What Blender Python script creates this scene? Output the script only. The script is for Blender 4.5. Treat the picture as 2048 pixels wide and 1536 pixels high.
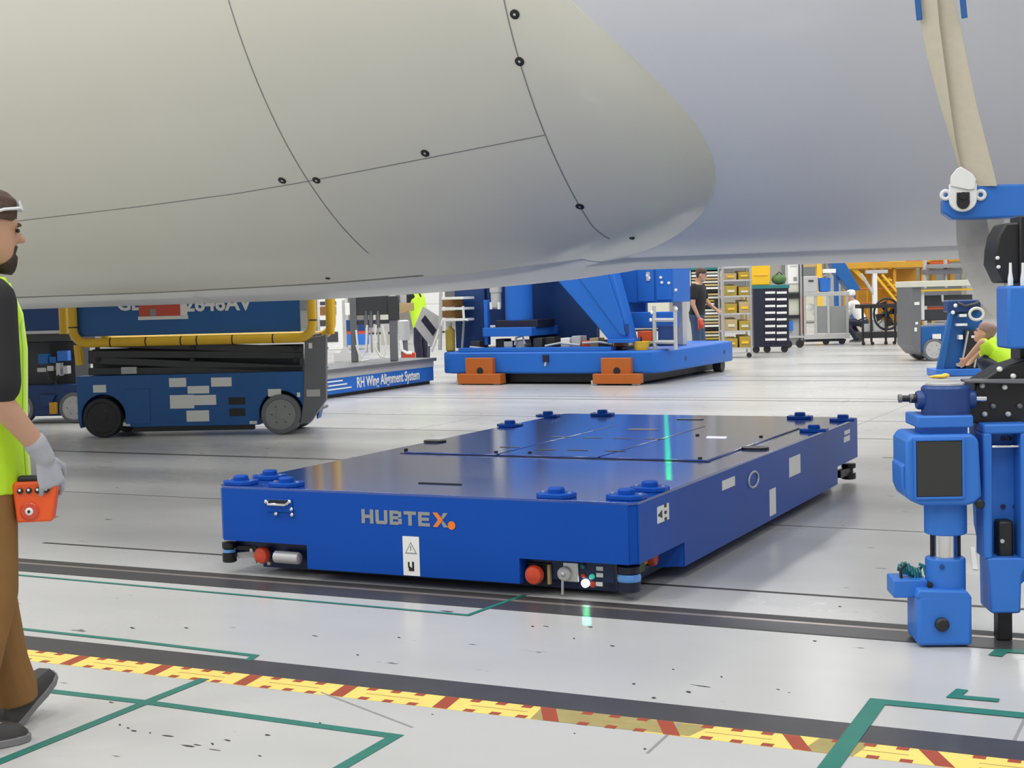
import bpy, bmesh, math, random
from mathutils import Vector, Matrix
PI = math.pi
random.seed(7)
for o in list(bpy.data.objects): bpy.data.objects.remove(o)
SC = bpy.context.scene; C = SC.collection

# ------------------------------------------------------------------ camera
FPX, PITCH, ROLL, YAW, HC = 2896.6, math.radians(3.475), -math.radians(1.507), math.radians(26.149), 1.35
fwd = Vector((-math.sin(YAW)*math.cos(PITCH), math.cos(YAW)*math.cos(PITCH), -math.sin(PITCH)))
_r = Vector((math.cos(YAW), math.sin(YAW), 0)); _u = _r.cross(fwd)
cr, sr = math.cos(ROLL), math.sin(ROLL)
rgt = cr*_r + sr*_u; upv = -sr*_r + cr*_u
CAMP = Vector((0, 0, HC))
cd = bpy.data.cameras.new('camera'); cam = bpy.data.objects.new('camera', cd); C.objects.link(cam)
cd.sensor_width = 36; cd.lens = FPX*36/2048; cd.clip_end = 300; cd.clip_start = 0.05
m = Matrix((rgt, upv, -fwd)).transposed().to_4x4(); m.translation = CAMP
cam.matrix_world = m; SC.camera = cam

# ------------------------------------------------------------------ world, lamps, exposure
w = bpy.data.worlds.new('hall_ambient'); SC.world = w; w.use_nodes = True
w.node_tree.nodes['Background'].inputs[0].default_value = (0.96, 0.98, 1.0, 1)
w.node_tree.nodes['Background'].inputs[1].default_value = 0.50
SC.view_settings.view_transform = 'Standard'; SC.view_settings.look = 'None'
SC.view_settings.gamma = 1.0; SC.view_settings.use_curve_mapping = False
SC.view_settings.exposure = 0.0
def ceiling_lamp(x, y, z=13.0, e=285, size=1.6):
    l = bpy.data.lights.new('high_bay_light', 'AREA'); l.shape = 'SQUARE'; l.size = size; l.energy = e
    l.color = (1.0, 0.98, 0.95)
    o = bpy.data.objects.new('high_bay_light', l); C.objects.link(o); o.location = (x, y, z)
for ly in (-14, -7, 0, 7, 14, 21, 28, 36, 44, 52):
    for lx in (-27, -20, -13, -6, 1, 8):
        ceiling_lamp(lx, ly)

# ------------------------------------------------------------------ materials
def mat(name, col, rough=0.5, metal=0.0, var=0.0, scale=4.0, bump=0.0, spec=0.5, coat=0.0, emit=None, alpha=None):
    M = bpy.data.materials.new(name); M.use_nodes = True
    nt = M.node_tree; b = nt.nodes['Principled BSDF']
    b.inputs['Base Color'].default_value = (*col, 1); b.inputs['Roughness'].default_value = rough
    b.inputs['Metallic'].default_value = metal; b.inputs['Specular IOR Level'].default_value = spec
    b.inputs['Coat Weight'].default_value = coat; b.inputs['Coat Roughness'].default_value = 0.12
    if emit:
        b.inputs['Emission Color'].default_value = (*emit[0], 1); b.inputs['Emission Strength'].default_value = emit[1]
    if var or bump:
        tc = nt.nodes.new('ShaderNodeTexCoord'); n = nt.nodes.new('ShaderNodeTexNoise')
        n.inputs['Scale'].default_value = scale; n.inputs['Detail'].default_value = 5
        nt.links.new(tc.outputs['Object'], n.inputs['Vector'])
        if var:
            mx = nt.nodes.new('ShaderNodeMix'); mx.data_type = 'RGBA'
            mx.inputs['A'].default_value = (*[max(0, c*(1-var)) for c in col], 1)
            mx.inputs['B'].default_value = (*[min(1, c*(1+var)) for c in col], 1)
            nt.links.new(n.outputs['Fac'], mx.inputs['Factor']); nt.links.new(mx.outputs['Result'], b.inputs['Base Color'])
        if bump:
            bp = nt.nodes.new('ShaderNodeBump'); bp.inputs['Strength'].default_value = bump; bp.inputs['Distance'].default_value = 0.01
            nt.links.new(n.outputs['Fac'], bp.inputs['Height']); nt.links.new(bp.outputs['Normal'], b.inputs['Normal'])
    return M
def floor_mat():
    M = bpy.data.materials.new('polished_concrete'); M.use_nodes = True
    nt = M.node_tree; b = nt.nodes['Principled BSDF']; N = nt.nodes.new; L = nt.links.new
    tc = N('ShaderNodeTexCoord')
    def noise(scale, detail=6, stretch=(1, 1, 1)):
        mp = N('ShaderNodeMapping'); mp.inputs['Scale'].default_value = stretch; L(tc.outputs['Object'], mp.inputs['Vector'])
        n = N('ShaderNodeTexNoise'); n.inputs['Scale'].default_value = scale; n.inputs['Detail'].default_value = detail
        L(mp.outputs['Vector'], n.inputs['Vector']); return n
    n1 = noise(0.55, 6, (0.6, 1.2, 1)); n2 = noise(9, 3, (0.5, 1.3, 1)); n3 = noise(6.5, 2)
    r1 = N('ShaderNodeValToRGB'); r1.color_ramp.elements[0].position = 0.30; r1.color_ramp.elements[1].position = 0.72
    r1.color_ramp.elements[0].color = (0.42, 0.425, 0.42, 1); r1.color_ramp.elements[1].color = (0.53, 0.53, 0.52, 1)
    L(n1.outputs['Fac'], r1.inputs['Fac'])
    sp = N('ShaderNodeValToRGB'); sp.color_ramp.elements[0].position = 0.705; sp.color_ramp.elements[1].position = 0.735
    sp.color_ramp.elements[0].color = (0, 0, 0, 1); sp.color_ramp.elements[1].color = (1, 1, 1, 1)
    L(n2.outputs['Fac'], sp.inputs['Fac'])
    mx = N('ShaderNodeMix'); mx.data_type = 'RGBA'; mx.inputs['B'].default_value = (0.10, 0.10, 0.10, 1)
    L(sp.outputs['Color'], mx.inputs['Factor']); L(r1.outputs['Color'], mx.inputs['A']); L(mx.outputs['Result'], b.inputs['Base Color'])
    rr = N('ShaderNodeMapRange'); rr.inputs['To Min'].default_value = 0.16; rr.inputs['To Max'].default_value = 0.36
    L(n1.outputs['Fac'], rr.inputs['Value']); L(rr.outputs['Result'], b.inputs['Roughness'])
    bp = N('ShaderNodeBump'); bp.inputs['Strength'].default_value = 0.04; bp.inputs['Distance'].default_value = 0.01
    L(n3.outputs['Fac'], bp.inputs['Height']); L(bp.outputs['Normal'], b.inputs['Normal'])
    b.inputs['Specular IOR Level'].default_value = 0.5
    return M
M = {}
M['floor'] = floor_mat()
M['joint'] = mat('dark_joint', (0.045, 0.043, 0.042), 0.5, var=0.3, scale=9)
M['trench'] = mat('trench_steel', (0.075, 0.073, 0.078), 0.38, 0.35, var=0.25, scale=6)
M['rail'] = mat('rail_steel', (0.42, 0.37, 0.34), 0.3, 0.6, var=0.2, scale=14)
M['green'] = mat('green_tape', (0.020, 0.165, 0.130), 0.45, var=0.15, scale=12)
M['yellowtape'] = mat('hazard_yellow', (0.82, 0.61, 0.15), 0.45, var=0.12, scale=8)
M['olivetape'] = mat('worn_hazard_olive', (0.33, 0.27, 0.10), 0.5, var=0.2, scale=14)
M['redtape'] = mat('hazard_red', (0.32, 0.055, 0.022), 0.45, var=0.12, scale=8)
M['beige'] = mat('fairing_primer_beige', (0.72, 0.705, 0.605), 0.30, var=0.035, scale=0.9, coat=0.15)
M['barrel'] = mat('fuselage_grey_white', (0.80, 0.81, 0.84), 0.28, var=0.03, scale=0.8, coat=0.15)
M['keel'] = mat('keel_light_grey', (0.72, 0.72, 0.71), 0.32, var=0.03, scale=1.5)
M['crack'] = mat('filled_floor_joint', (0.25, 0.25, 0.25), 0.5, var=0.2, scale=14)
M['baldbrown'] = mat('cropped_hair', (0.26, 0.165, 0.135), 0.6, var=0.15, scale=40)
M['seam'] = mat('panel_seam', (0.25, 0.25, 0.25), 0.6, var=0.1)
M['black'] = mat('black_rubber', (0.012, 0.012, 0.013), 0.45, var=0.2, scale=12)
M['blackmet'] = mat('black_metal', (0.015, 0.015, 0.017), 0.35, 0.2, var=0.2, scale=8)
M['white'] = mat('white_paint', (0.80, 0.80, 0.78), 0.4, var=0.04, scale=6)
M['paper'] = mat('white_label', (0.82, 0.82, 0.80), 0.5, var=0.04, scale=20)
M['agv'] = mat('transporter_blue', (0.006, 0.072, 0.400), 0.36, var=0.06, scale=2, spec=0.15, coat=0.0)
M['agvdeck'] = mat('deck_blue', (0.010, 0.062, 0.330), 0.12, var=0.08, scale=3, spec=0.7, coat=1.0)
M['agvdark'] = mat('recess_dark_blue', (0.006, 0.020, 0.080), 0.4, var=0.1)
M['jack'] = mat('jack_blue', (0.036, 0.175, 0.590), 0.38, var=0.06, scale=4, spec=0.3)
M['gear'] = mat('gearbox_navy', (0.012, 0.050, 0.210), 0.4, var=0.1, scale=9)
M['cradle'] = mat('cradle_blue', (0.022, 0.145, 0.560), 0.42, var=0.06, scale=2, spec=0.25)
M['lift'] = mat('lift_blue', (0.007, 0.105, 0.350), 0.40, var=0.1, scale=3)
M['liftdark'] = mat('lift_navy', (0.006, 0.040, 0.160), 0.42, var=0.15, scale=4)
M['yellow'] = mat('safety_yellow', (0.82, 0.50, 0.03), 0.38, var=0.08, scale=7)
M['orange'] = mat('block_orange', (0.46, 0.115, 0.012), 0.45, var=0.08, scale=8)
M['grey'] = mat('mid_grey_steel', (0.16, 0.165, 0.18), 0.45, 0.2, var=0.12, scale=6)
M['dgrey'] = mat('scissor_dark_grey', (0.045, 0.047, 0.052), 0.45, 0.1, var=0.15, scale=6)
M['lgrey'] = mat('light_grey', (0.50, 0.50, 0.50), 0.42, 0.1, var=0.08, scale=6)
M['alu'] = mat('aluminium', (0.62, 0.62, 0.60), 0.32, 0.7, var=0.08, scale=10)
M['chrome'] = mat('polished_rod', (0.75, 0.76, 0.78), 0.15, 1.0, var=0.04)
M['red'] = mat('stop_button_red', (0.60, 0.060, 0.022), 0.35, coat=0.2, var=0.05)
M['strap'] = mat('sling_beige', (0.52, 0.475, 0.375), 0.75, var=0.07, scale=30, bump=0.15)
M['strapgrey'] = mat('sling_grey', (0.36, 0.35, 0.33), 0.75, var=0.07, scale=30, bump=0.15)
M['bluetape'] = mat('blue_edge_tape', (0.012, 0.10, 0.34), 0.5, var=0.08)
M['logogrey'] = mat('logo_grey', (0.27, 0.28, 0.28), 0.5, var=0.03)
M['logoorange'] = mat('logo_orange', (0.85, 0.20, 0.02), 0.5, var=0.03)
M['skin'] = mat('skin', (0.52, 0.29, 0.19), 0.5, var=0.08, scale=10)
M['hair'] = mat('brown_hair', (0.075, 0.042, 0.026), 0.6, var=0.35, scale=45, bump=0.5)
M['beard'] = mat('dark_beard', (0.035, 0.02, 0.014), 0.65, var=0.35, scale=60, bump=0.5)
M['tshirt'] = mat('black_cotton', (0.012, 0.012, 0.014), 0.8, var=0.2, scale=14, bump=0.2)
M['vest'] = mat('hi_vis_yellow_green', (0.50, 0.80, 0.020), 0.6, var=0.06, scale=6, bump=0.15)
M['vesttrim'] = mat('hi_vis_trim', (0.68, 0.90, 0.20), 0.5, var=0.05)
M['brown'] = mat('brown_duck_trousers', (0.235, 0.115, 0.030), 0.8, var=0.22, scale=7, bump=0.3)
M['jeans'] = mat('blue_denim', (0.045, 0.085, 0.16), 0.8, var=0.25, scale=9, bump=0.2)
M['shoe'] = mat('charcoal_shoe', (0.045, 0.042, 0.042), 0.65, var=0.2, scale=18)
M['sole'] = mat('grey_sole', (0.20, 0.195, 0.20), 0.6, var=0.15, scale=18)
M['glove'] = mat('grey_glove', (0.38, 0.39, 0.43), 0.8, var=0.12, scale=25, bump=0.3)
M['remote'] = mat('remote_orange', (0.80, 0.10, 0.012), 0.4, var=0.04)
M['yellowbin'] = mat('bin_mustard', (0.42, 0.30, 0.045), 0.55, var=0.15, scale=5)
M['tan'] = mat('cardboard_tan', (0.48, 0.36, 0.17), 0.6, var=0.15, scale=6)
M['brightyellow'] = mat('bright_yellow', (0.85, 0.50, 0.01), 0.45, var=0.06)
M['navy'] = mat('navy_steel', (0.010, 0.012, 0.035), 0.4, var=0.1)
M['bag'] = mat('green_bag', (0.10, 0.19, 0.065), 0.7, var=0.2, scale=12)
M['orangered'] = mat('rack_orange_red', (0.66, 0.095, 0.02), 0.45, var=0.1)
M['rust'] = mat('rack_amber', (0.60, 0.31, 0.025), 0.5, var=0.2, scale=2)
M['wall'] = mat('hall_wall_grey', (0.50, 0.47, 0.41), 0.7, var=0.12, scale=0.6)
M['cream'] = mat('cream_panel', (0.62, 0.62, 0.52), 0.5, var=0.06)
M['mesh'] = mat('translucent_sheet', (0.26, 0.27, 0.27), 0.3, var=0.15, scale=3)
M['screen'] = mat('tinted_window_panel', (0.030, 0.032, 0.030), 0.3, var=0.25, scale=5)
M['teal'] = mat('teal_coil', (0.02, 0.18, 0.19), 0.4, var=0.1)
M['scan'] = mat('scanner_lens_blue', (0.10, 0.32, 0.75), 0.12, coat=0.6, var=0.05)
M['led'] = mat('lit_white_lamp', (0.9, 0.9, 0.9), 0.3, emit=((1, 1, 1), 3.0))
M['ledgreen'] = mat('lit_green_lamp', (0.05, 0.4, 0.3), 0.3, emit=((0.05, 0.8, 0.5), 0.35))
M['screenlit'] = mat('lit_display', (0.3, 0.3, 0.9), 0.2, emit=((0.55, 0.55, 1.0), 1.6))
M['eye'] = mat('eye_dark', (0.04, 0.025, 0.02), 0.2, var=0.1)
M['lens'] = mat('clear_safety_lens', (0.72, 0.74, 0.76), 0.1, coat=0.5, var=0.05)

# ------------------------------------------------------------------ geometry helpers
class MB:
    def __init__(s): s.v = []; s.f = []; s.mi = []; s.cur = 0
    def add(s, vs, fs):
        n = len(s.v); s.v += [tuple(v) for v in vs]; s.f += [tuple(i+n for i in f) for f in fs]; s.mi += [s.cur]*len(fs); return s
    def box(s, x0, x1, y0, y1, z0, z1):
        if x1 < x0: x0, x1 = x1, x0
        if y1 < y0: y0, y1 = y1, y0
        if z1 < z0: z0, z1 = z1, z0
        return s.add([(x0,y0,z0),(x1,y0,z0),(x1,y1,z0),(x0,y1,z0),(x0,y0,z1),(x1,y0,z1),(x1,y1,z1),(x0,y1,z1)],
                     [(3,2,1,0),(4,5,6,7),(0,1,5,4),(1,2,6,5),(2,3,7,6),(3,0,4,7)])
    def obox(s, p0, p1, wd, th, upd=(0, 0, 1)):      # a bar from p0 to p1, wd across, th along up
        p0, p1 = Vector(p0), Vector(p1); d = (p1-p0).normalized(); up = Vector(upd)
        if abs(d.dot(up)) > .98: up = Vector((0, 1, 0))
        a = d.cross(up).normalized()*wd/2; b = a.cross(d).normalized()*th/2
        q = [p+x+y for p in (p0, p1) for x, y in ((-a, -b), (a, -b), (a, b), (-a, b))]
        return s.add(q, [(0,1,2,3),(7,6,5,4),(0,4,5,1),(1,5,6,2),(2,6,7,3),(3,7,4,0)])
    def prism(s, poly, a, b, axis='y'):               # poly in the plane across axis: y -> (x,z), x -> (y,z), z -> (x,y)
        n = len(poly)
        def mk(p, t): return {'y': (p[0], t, p[1]), 'x': (t, p[0], p[1]), 'z': (p[0], p[1], t)}[axis]
        vs = [mk(p, a) for p in poly]+[mk(p, b) for p in poly]
        return s.add(vs, [tuple(range(n)), tuple(range(2*n-1, n-1, -1))]+[(i, i+n, (i+1) % n+n, (i+1) % n) for i in range(n)])
    def tube(s, pts, r, n=10, closed=False):
        pts = [Vector(p) for p in pts]; rs = r if isinstance(r, (list, tuple)) else [r]*len(pts)
        rings = []; up = None
        for i, p in enumerate(pts):
            a = pts[i-1] if i or closed else p; b = pts[(i+1) % len(pts)] if i < len(pts)-1 or closed else p
            d = (b-a).normalized()
            if up is None: up = Vector((0, 0, 1)) if abs(d.z) < .9 else Vector((1, 0, 0))
            x = d.cross(up).normalized(); y = x.cross(d).normalized(); up = y
            rings.append([p+(x*math.cos(2*PI*k/n)+y*math.sin(2*PI*k/n))*rs[i] for k in range(n)])
        return s.loft(rings, closed)
    def loft(s, rings, closed=False):
        n = len(rings[0]); vs = [v for q in rings for v in q]; fs = []; m_ = len(rings)
        for i in range(m_ if closed else m_-1):
            j = (i+1) % m_
            for k in range(n): fs.append((i*n+k, i*n+(k+1) % n, j*n+(k+1) % n, j*n+k))
        if not closed: fs += [tuple(range(n-1, -1, -1)), tuple(range((m_-1)*n, m_*n))]
        return s.add(vs, fs)
    def cyl(s, p0, p1, r, n=16, r2=None): return s.tube([p0, p1], [r, r if r2 is None else r2], n)
    def cap(s, p0, p1, r0, r1, n=12):                 # tapered capsule
        p0, p1 = Vector(p0), Vector(p1); d = (p1-p0).normalized()
        pts = []; rs = []
        for k in (80, 55, 25): a = math.radians(k); pts.append(p0-d*r0*math.sin(a)); rs.append(r0*math.cos(a))
        pts += [p0, p1]; rs += [r0, r1]
        for k in (25, 55, 80): a = math.radians(k); pts.append(p1+d*r1*math.sin(a)); rs.append(r1*math.cos(a))
        return s.tube(pts, rs, n)
    def ell(s, c, rx, ry, rz, n=14, m_=9):
        rings = []
        for i in range(m_):
            a = -PI/2+PI*(i+.5)/m_
            rings.append([(c[0]+rx*math.cos(a)*math.cos(2*PI*k/n), c[1]+ry*math.cos(a)*math.sin(2*PI*k/n), c[2]+rz*math.sin(a)) for k in range(n)])
        return s.loft(rings)
    def lathe(s, prof, c, axis='z', n=24):            # prof [(r,t)]
        rings = []
        for r, t in prof:
            ring = []
            for k in range(n):
                a = 2*PI*k/n; u, v = r*math.cos(a), r*math.sin(a)
                ring.append({'z': (c[0]+u, c[1]+v, c[2]+t), 'y': (c[0]+u, c[1]+t, c[2]+v), 'x': (c[0]+t, c[1]+u, c[2]+v)}[axis])
            rings.append(ring)
        return s.loft(rings)
    def build(s, name, material, parent=None, bevel=0, smooth=35, fix=True, mods=None):
        me = bpy.data.meshes.new(name)
        me.from_pydata(s.v, [], s.f); me.update()
        ms = material if isinstance(material, (list, tuple)) else [material]
        for q in ms: me.materials.append(M[q] if isinstance(q, str) else q)
        if any(s.mi): me.polygons.foreach_set('material_index', s.mi)
        if fix:
            bm = bmesh.new(); bm.from_mesh(me); bmesh.ops.recalc_face_normals(bm, faces=bm.faces); bm.to_mesh(me); bm.free()
        if smooth:
            me.polygons.foreach_set('use_smooth', [True]*len(me.polygons)); me.set_sharp_from_angle(angle=math.radians(smooth))
        o = bpy.data.objects.new(name, me); C.objects.link(o)
        if parent: o.parent = parent
        if bevel:
            b = o.modifiers.new('bevel', 'BEVEL'); b.width = bevel; b.segments = 2; b.limit_method = 'ANGLE'; b.angle_limit = math.radians(40)
        return o
def tag(o, label=None, cat=None, group=None, kind=None):
    if label: o['label'] = label
    if cat: o['category'] = cat
    if group: o['group'] = group
    if kind: o['kind'] = kind
    return o
def thing(name, label, cat, loc=(0, 0, 0), rz=0, group=None):
    o = bpy.data.objects.new(name, None); C.objects.link(o); o.location = loc; o.rotation_euler = (0, 0, rz); o.empty_display_size = .2
    return tag(o, label, cat, group)
def copy_tree(o, parent=None):
    c = o.copy(); C.objects.link(c); c.parent = parent
    for ch in list(o.children): copy_tree(ch, c)
    return c
def ray(px, py): return fwd+rgt*(px-1024)/FPX+upv*(768-py)/FPX
def G(px, py, z=0.0):
    d = ray(px, py); return CAMP+d*((z-HC)/d.z)
def atY(px, py, Y): d = ray(px, py); return CAMP+d*(Y/d.y)
class Fr:                                             # a standing frame: measured place on the floor, facing ang
    def __init__(s, px, py, deg=26.149, z=0.0):
        s.o = G(px, py, z); s.a = math.radians(deg); s.ex = Vector((math.cos(s.a), math.sin(s.a), 0)); s.ey = Vector((-math.sin(s.a), math.cos(s.a), 0))
        s.s = FPX/((s.o-CAMP).dot(fwd))
    def p(s, px, py, d=0.0):
        r = ray(px, py); t = ((s.o-CAMP).dot(s.ey)+d)/r.dot(s.ey); q = CAMP+r*t-s.o
        return q.dot(s.ex), q.z
    def rect(s, R, d=0.0):
        x0 = s.p(R[0], (R[1]+R[3])/2, d)[0]; x1 = s.p(R[2], (R[1]+R[3])/2, d)[0]; c = (R[0]+R[2])/2
        return x0, x1, s.p(c, R[3], d)[1], s.p(c, R[1], d)[1]
    def thing(s, name, label, cat, group=None): return thing(name, label, cat, s.o, s.a, group)
    def box(s, name, R, y0, y1, m_, parent, bevel=0.006, z0=None):
        a, b, c, d = s.rect(R, y0)
        if z0 is not None: c = z0
        return MB().box(a, b, y0, y1, c, d).build(name, m_, parent, bevel)
    def poly(s, name, P, y0, y1, m_, parent, bevel=0.006):
        return MB().prism([s.p(x, y, y0) for x, y in P], y0, y1).build(name, m_, parent, bevel)
    def pt(s, px, py, d=0.0): x, z = s.p(px, py, d); return Vector((x, d, z))
    def tube(s, name, P, d, r, m_, parent, n=8):
        return MB().tube([s.pt(x, y, d) for x, y in P], r, n).build(name, m_, parent)
def text(name, body, size, m_, parent, mtx, extrude=0.001, bold=0.0, sx=1.0, align='CENTER'):
    cu = bpy.data.curves.new(name, 'FONT'); cu.body = body; cu.size = size; cu.extrude = extrude; cu.offset = bold
    cu.align_x = align; cu.align_y = 'CENTER'; cu.resolution_u = 3
    t = bpy.data.objects.new(name, cu); C.objects.link(t)
    dg = bpy.context.evaluated_depsgraph_get(); me = bpy.data.meshes.new_from_object(t.evaluated_get(dg))
    bpy.data.objects.remove(t); bpy.data.curves.remove(cu)
    me.transform(mtx @ Matrix.Diagonal((sx, 1, 1, 1))); me.materials.clear(); me.materials.append(M[m_])
    o = bpy.data.objects.new(name, me); C.objects.link(o); o.parent = parent; return o
FRONT = Matrix.Rotation(PI/2, 4, 'X')                 # text standing up, read from -y
def T3(x, y, z): return Matrix.Translation((x, y, z))

# ------------------------------------------------------------------ setting: floor, trench covers, joints, tapes, back wall
fl = MB().box(-75, 14, -16, 75, -0.1, 0).build('floor', 'floor', smooth=0); tag(fl, 'polished light grey concrete hall floor', kind='structure')
def strip(name, x0, x1, y0, y1, m_, parent, t=0.002, z=0.0): return MB().box(x0, x1, y0, y1, z, z+t).build(name, m_, parent, smooth=0)
for n_, (y0, y1) in enumerate([(4.235, 4.415), (5.515, 5.80)]):
    if n_ == 0:
        t_ = strip('trim_1', -40, 10, y0, y1, 'trench', None, .0012)
        tag(t_, 'dark steel trench cover strip beside the hazard tape', kind='structure')
    else:
        t_ = strip('trim_2', -40, 10, y0, y1, 'trench', None, .0012)
        tag(t_, 'dark double rail trench strip in front of the transporter', kind='structure')
        strip('rail_edge', -40, 10, 5.685, 5.715, 'rail', t_, .0008, .0010)
        strip('rail_slot', -40, 10, 5.72, 5.80, 'joint', t_, .0006, .0010)
        strip('rail_slot', -40, 10, 5.515, 5.53, 'joint', t_, .0006, .0010)
for y0, wd, xa, xb in [(6.24, .03, -6.1, 10), (8.05, .012, -30, 10), (10.35, .07, -40, -5), (10.35, .03, -2, 10), (11.5, .045, -2.4, 10), (12.9, .03, -40, 10),
                       (14.6, .02, -40, 10), (17.1, .06, -40, 10), (17.5, .03, -40, 10), (20.9, .08, -7, 10), (21.9, .05, -7, 10), (25.5, .06, -6.8, 10), (28.5, .09, -6.8, 10), (31.2, .05, -9, 10)]:
    strip('floor_joint', xa, xb, y0-wd/2, y0+wd/2, 'joint', fl, .0012)
for a_, b_ in [((642, 1385), (825, 1455)), ((1349, 1457), (1294, 1507)), ((2052, 1432), (2028, 1482)), ((1349, 1457), (1360, 1447))]:
    MB().obox(G(*a_)+Vector((0, 0, .0006)), G(*b_)+Vector((0, 0, .0006)), .009, .0012).build('floor_joint', 'crack', fl, smooth=0)
for x, ya, yb in [(-4.0, 16.9, 17.3), (-7.5, 12.9, 14.6), (-3.2, 11.5, 17.1)]:
    strip('floor_joint', x-.006, x+.006, ya, yb, 'crack', fl, .0012)
sc_ = MB()
for px, py, a, b in [(265, 1256, 14, 4), (372, 1256, 12, 3), (190, 1275, 6, 3), (715, 1310, 8, 3), (798, 1275, 8, 3), (630, 1272, 16, 2), (1065, 1253, 7, 3), (1092, 1253, 14, 2), (1181, 1254, 12, 3), (1225, 1292, 10, 3), (1378, 1384, 12, 5), (1307, 1396, 12, 5), (1268, 1368, 9, 4),
                     (1629, 1282, 9, 3), (1346, 1339, 6, 3), (1443, 1354, 6, 3), (1556, 1379, 9, 2), (1578, 1385, 6, 2), (1149, 1467, 6, 3), (1290, 1498, 8, 4), (1680, 1213, 7, 3), (1690, 1250, 6, 3), (1400, 1372, 50, 1.5), (1148, 1277, 5, 3),
                     (240, 1450, 5, 4), (256, 1456, 8, 4), (268, 1462, 14, 3), (300, 1466, 6, 3), (335, 1472, 26, 3), (375, 1492, 30, 4), (395, 1490, 16, 3), (425, 1488, 8, 4), (455, 1481, 16, 4), (535, 1470, 12, 4), (430, 1500, 34, 2), (520, 1512, 8, 3), (222, 1405, 14, 3), (640, 1446, 6, 3), (865, 1429, 6, 2)]:
    n_ = 7; P_ = []
    for k in range(n_):
        t_ = 2*PI*k/n_; rr_ = random.uniform(.6, 1.1); P_.append(G(px+a/2*rr_*math.cos(t_), py+b/2*rr_*math.sin(t_)+.12*a/2*math.cos(t_)))
    sc_.prism([(p.x, p.y) for p in P_], .0001, .0007, 'z')
tag(sc_.build('floor_scuffs', 'joint', fl, smooth=0), 'small dark scuffs and chips on the pale floor', kind='stuff')
# green tapes (each a stuck-down run of tape)
TZ = .0012
def tape(label, P, wd=.05, m_='green', name='floor_tape', z=.0035, cat='floor tape', closed=False):
    global TZ
    TZ += .00025; z = TZ
    pts = [G(*p) if len(p) == 2 else Vector(p) for p in P]; mb = MB()
    L_, R_ = [], []
    for i, p in enumerate(pts):
        d0 = (p-pts[i-1]).normalized() if i else None; d1 = (pts[i+1]-p).normalized() if i < len(pts)-1 else None
        d0 = d0 or d1; d1 = d1 or d0
        n0 = Vector((-d0.y, d0.x, 0)); n1 = Vector((-d1.y, d1.x, 0)); mm = (n0+n1).normalized(); k = wd/2/max(.35, mm.dot(n0))
        L_.append(p+mm*k); R_.append(p-mm*k)
    n = len(pts); vs = [(v.x, v.y, z) for v in L_+R_]+[(v.x, v.y, z+.00022) for v in L_+R_]; fs = []
    for i in range(n-1):
        fs += [(2*n+i, 2*n+i+1, 3*n+i+1, 3*n+i), (i, n+i, n+i+1, i+1), (i, i+1, 2*n+i+1, 2*n+i), (n+i+1, n+i, 3*n+i, 3*n+i+1)]
    fs += [(0, 2*n, 3*n, n), (n-1, 2*n-1, 4*n-1, 3*n-1)]
    o = mb.add(vs, fs).build(name, m_, None, smooth=0); return tag(o, label, cat)
tape('long green tape line crossing the floor by the walking man, with corner at lower centre', [(60, 1378), (300, 1406), (790, 1473), (640, 1560)], .042)
tape('diagonal green tape line running from the hazard tape down past the shoes', [(410, 1358), (295, 1404), (-40, 1540)], .042)
tape('thin green tape beside the trench strip with turned end, left of centre', [(20, 1256), (260, 1282), (510, 1312), (495, 1322)], .03)
tape('thin green tape line with hooked end in front of the transporter', [(30, 1150), (500, 1192), (936, 1231), (1050, 1190)], .024)
tape('green tape corner frame at lower right crossing the trench strip', [(1640, 1560), (1755, 1404), (2090, 1436)], .06)
tape('short green tape hook lying right of centre near the corner frame', [(1925, 1380), (1908, 1394), (1998, 1402)], .04)
tape('green tape corner piece in front of the blue jack foot', [(1990, 1313), (2002, 1303), (2090, 1306)], .05)
strip_tag = tag(MB().obox((G(1951, 1140)+Vector((0, 0, .003))), (G(1945, 1095)+Vector((0, 0, .003))), .022, .002).build('paper_strip', 'paper'), 'narrow white paper strip lying behind the blue jack', 'paper')
# hazard tape: yellow with red blocks
hz = thing('hazard_tape', 'yellow hazard tape with red blocks running along the dark trench strip', 'floor tape', (0, 0, 0))
Y0, Y1 = 4.10, 4.235
MB().box(-7.2, -1.95, Y0, Y1, .0003, .0008).build('tape_run', 'yellowtape', hz, smooth=0)
MB().box(-1.62, 3.0, Y0, Y1, .0003, .0008).build('tape_run', 'yellowtape', hz, smooth=0)
MB().prism([(-1.98, Y0), (-1.45, Y0+.01), (-1.42, Y1-.005), (-2.0, Y1)], .0006, .0010, 'z').build('worn_patch', 'olivetape', hz, smooth=0)
MB().prism([(-1.1, Y0), (-.95, Y0), (-.93, Y1), (-1.08, Y1)], .0006, .0011, 'z').build('worn_patch', 'olivetape', hz, smooth=0)
x = -7.2
while x < 2.9:
    sl = 0.05 if x > -1.95 else 0.0
    sl += .02
    MB().prism([(x, Y0+.002), (x+.055, Y0+.002), (x+.055-sl, Y1-.002), (x-sl, Y1-.002)], .0009, .0013, 'z').build('red_block', 'redtape', hz, smooth=0)
    for k in range(3):
        xx = x+.115+k*.095
        MB().box(xx, xx+.036, Y0, Y0+.028, .0009, .0013).build('red_dash', 'redtape', hz, smooth=0)
        MB().box(xx-.03, xx+.006, Y1-.028, Y1, .0009, .0013).build('red_dash', 'redtape', hz, smooth=0)
    MB().box(x+.11, x+.32, (Y0+Y1)/2-.002, (Y0+Y1)/2+.003, .0009, .00125).build('printed_line', 'olivetape', hz, smooth=0)
    x += .405
wb = MB().box(-75, 14, 66, 66.4, 0, 12).build('wall_back', 'wall', smooth=0); tag(wb, 'dim grey far wall of the hall', kind='structure')
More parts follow.
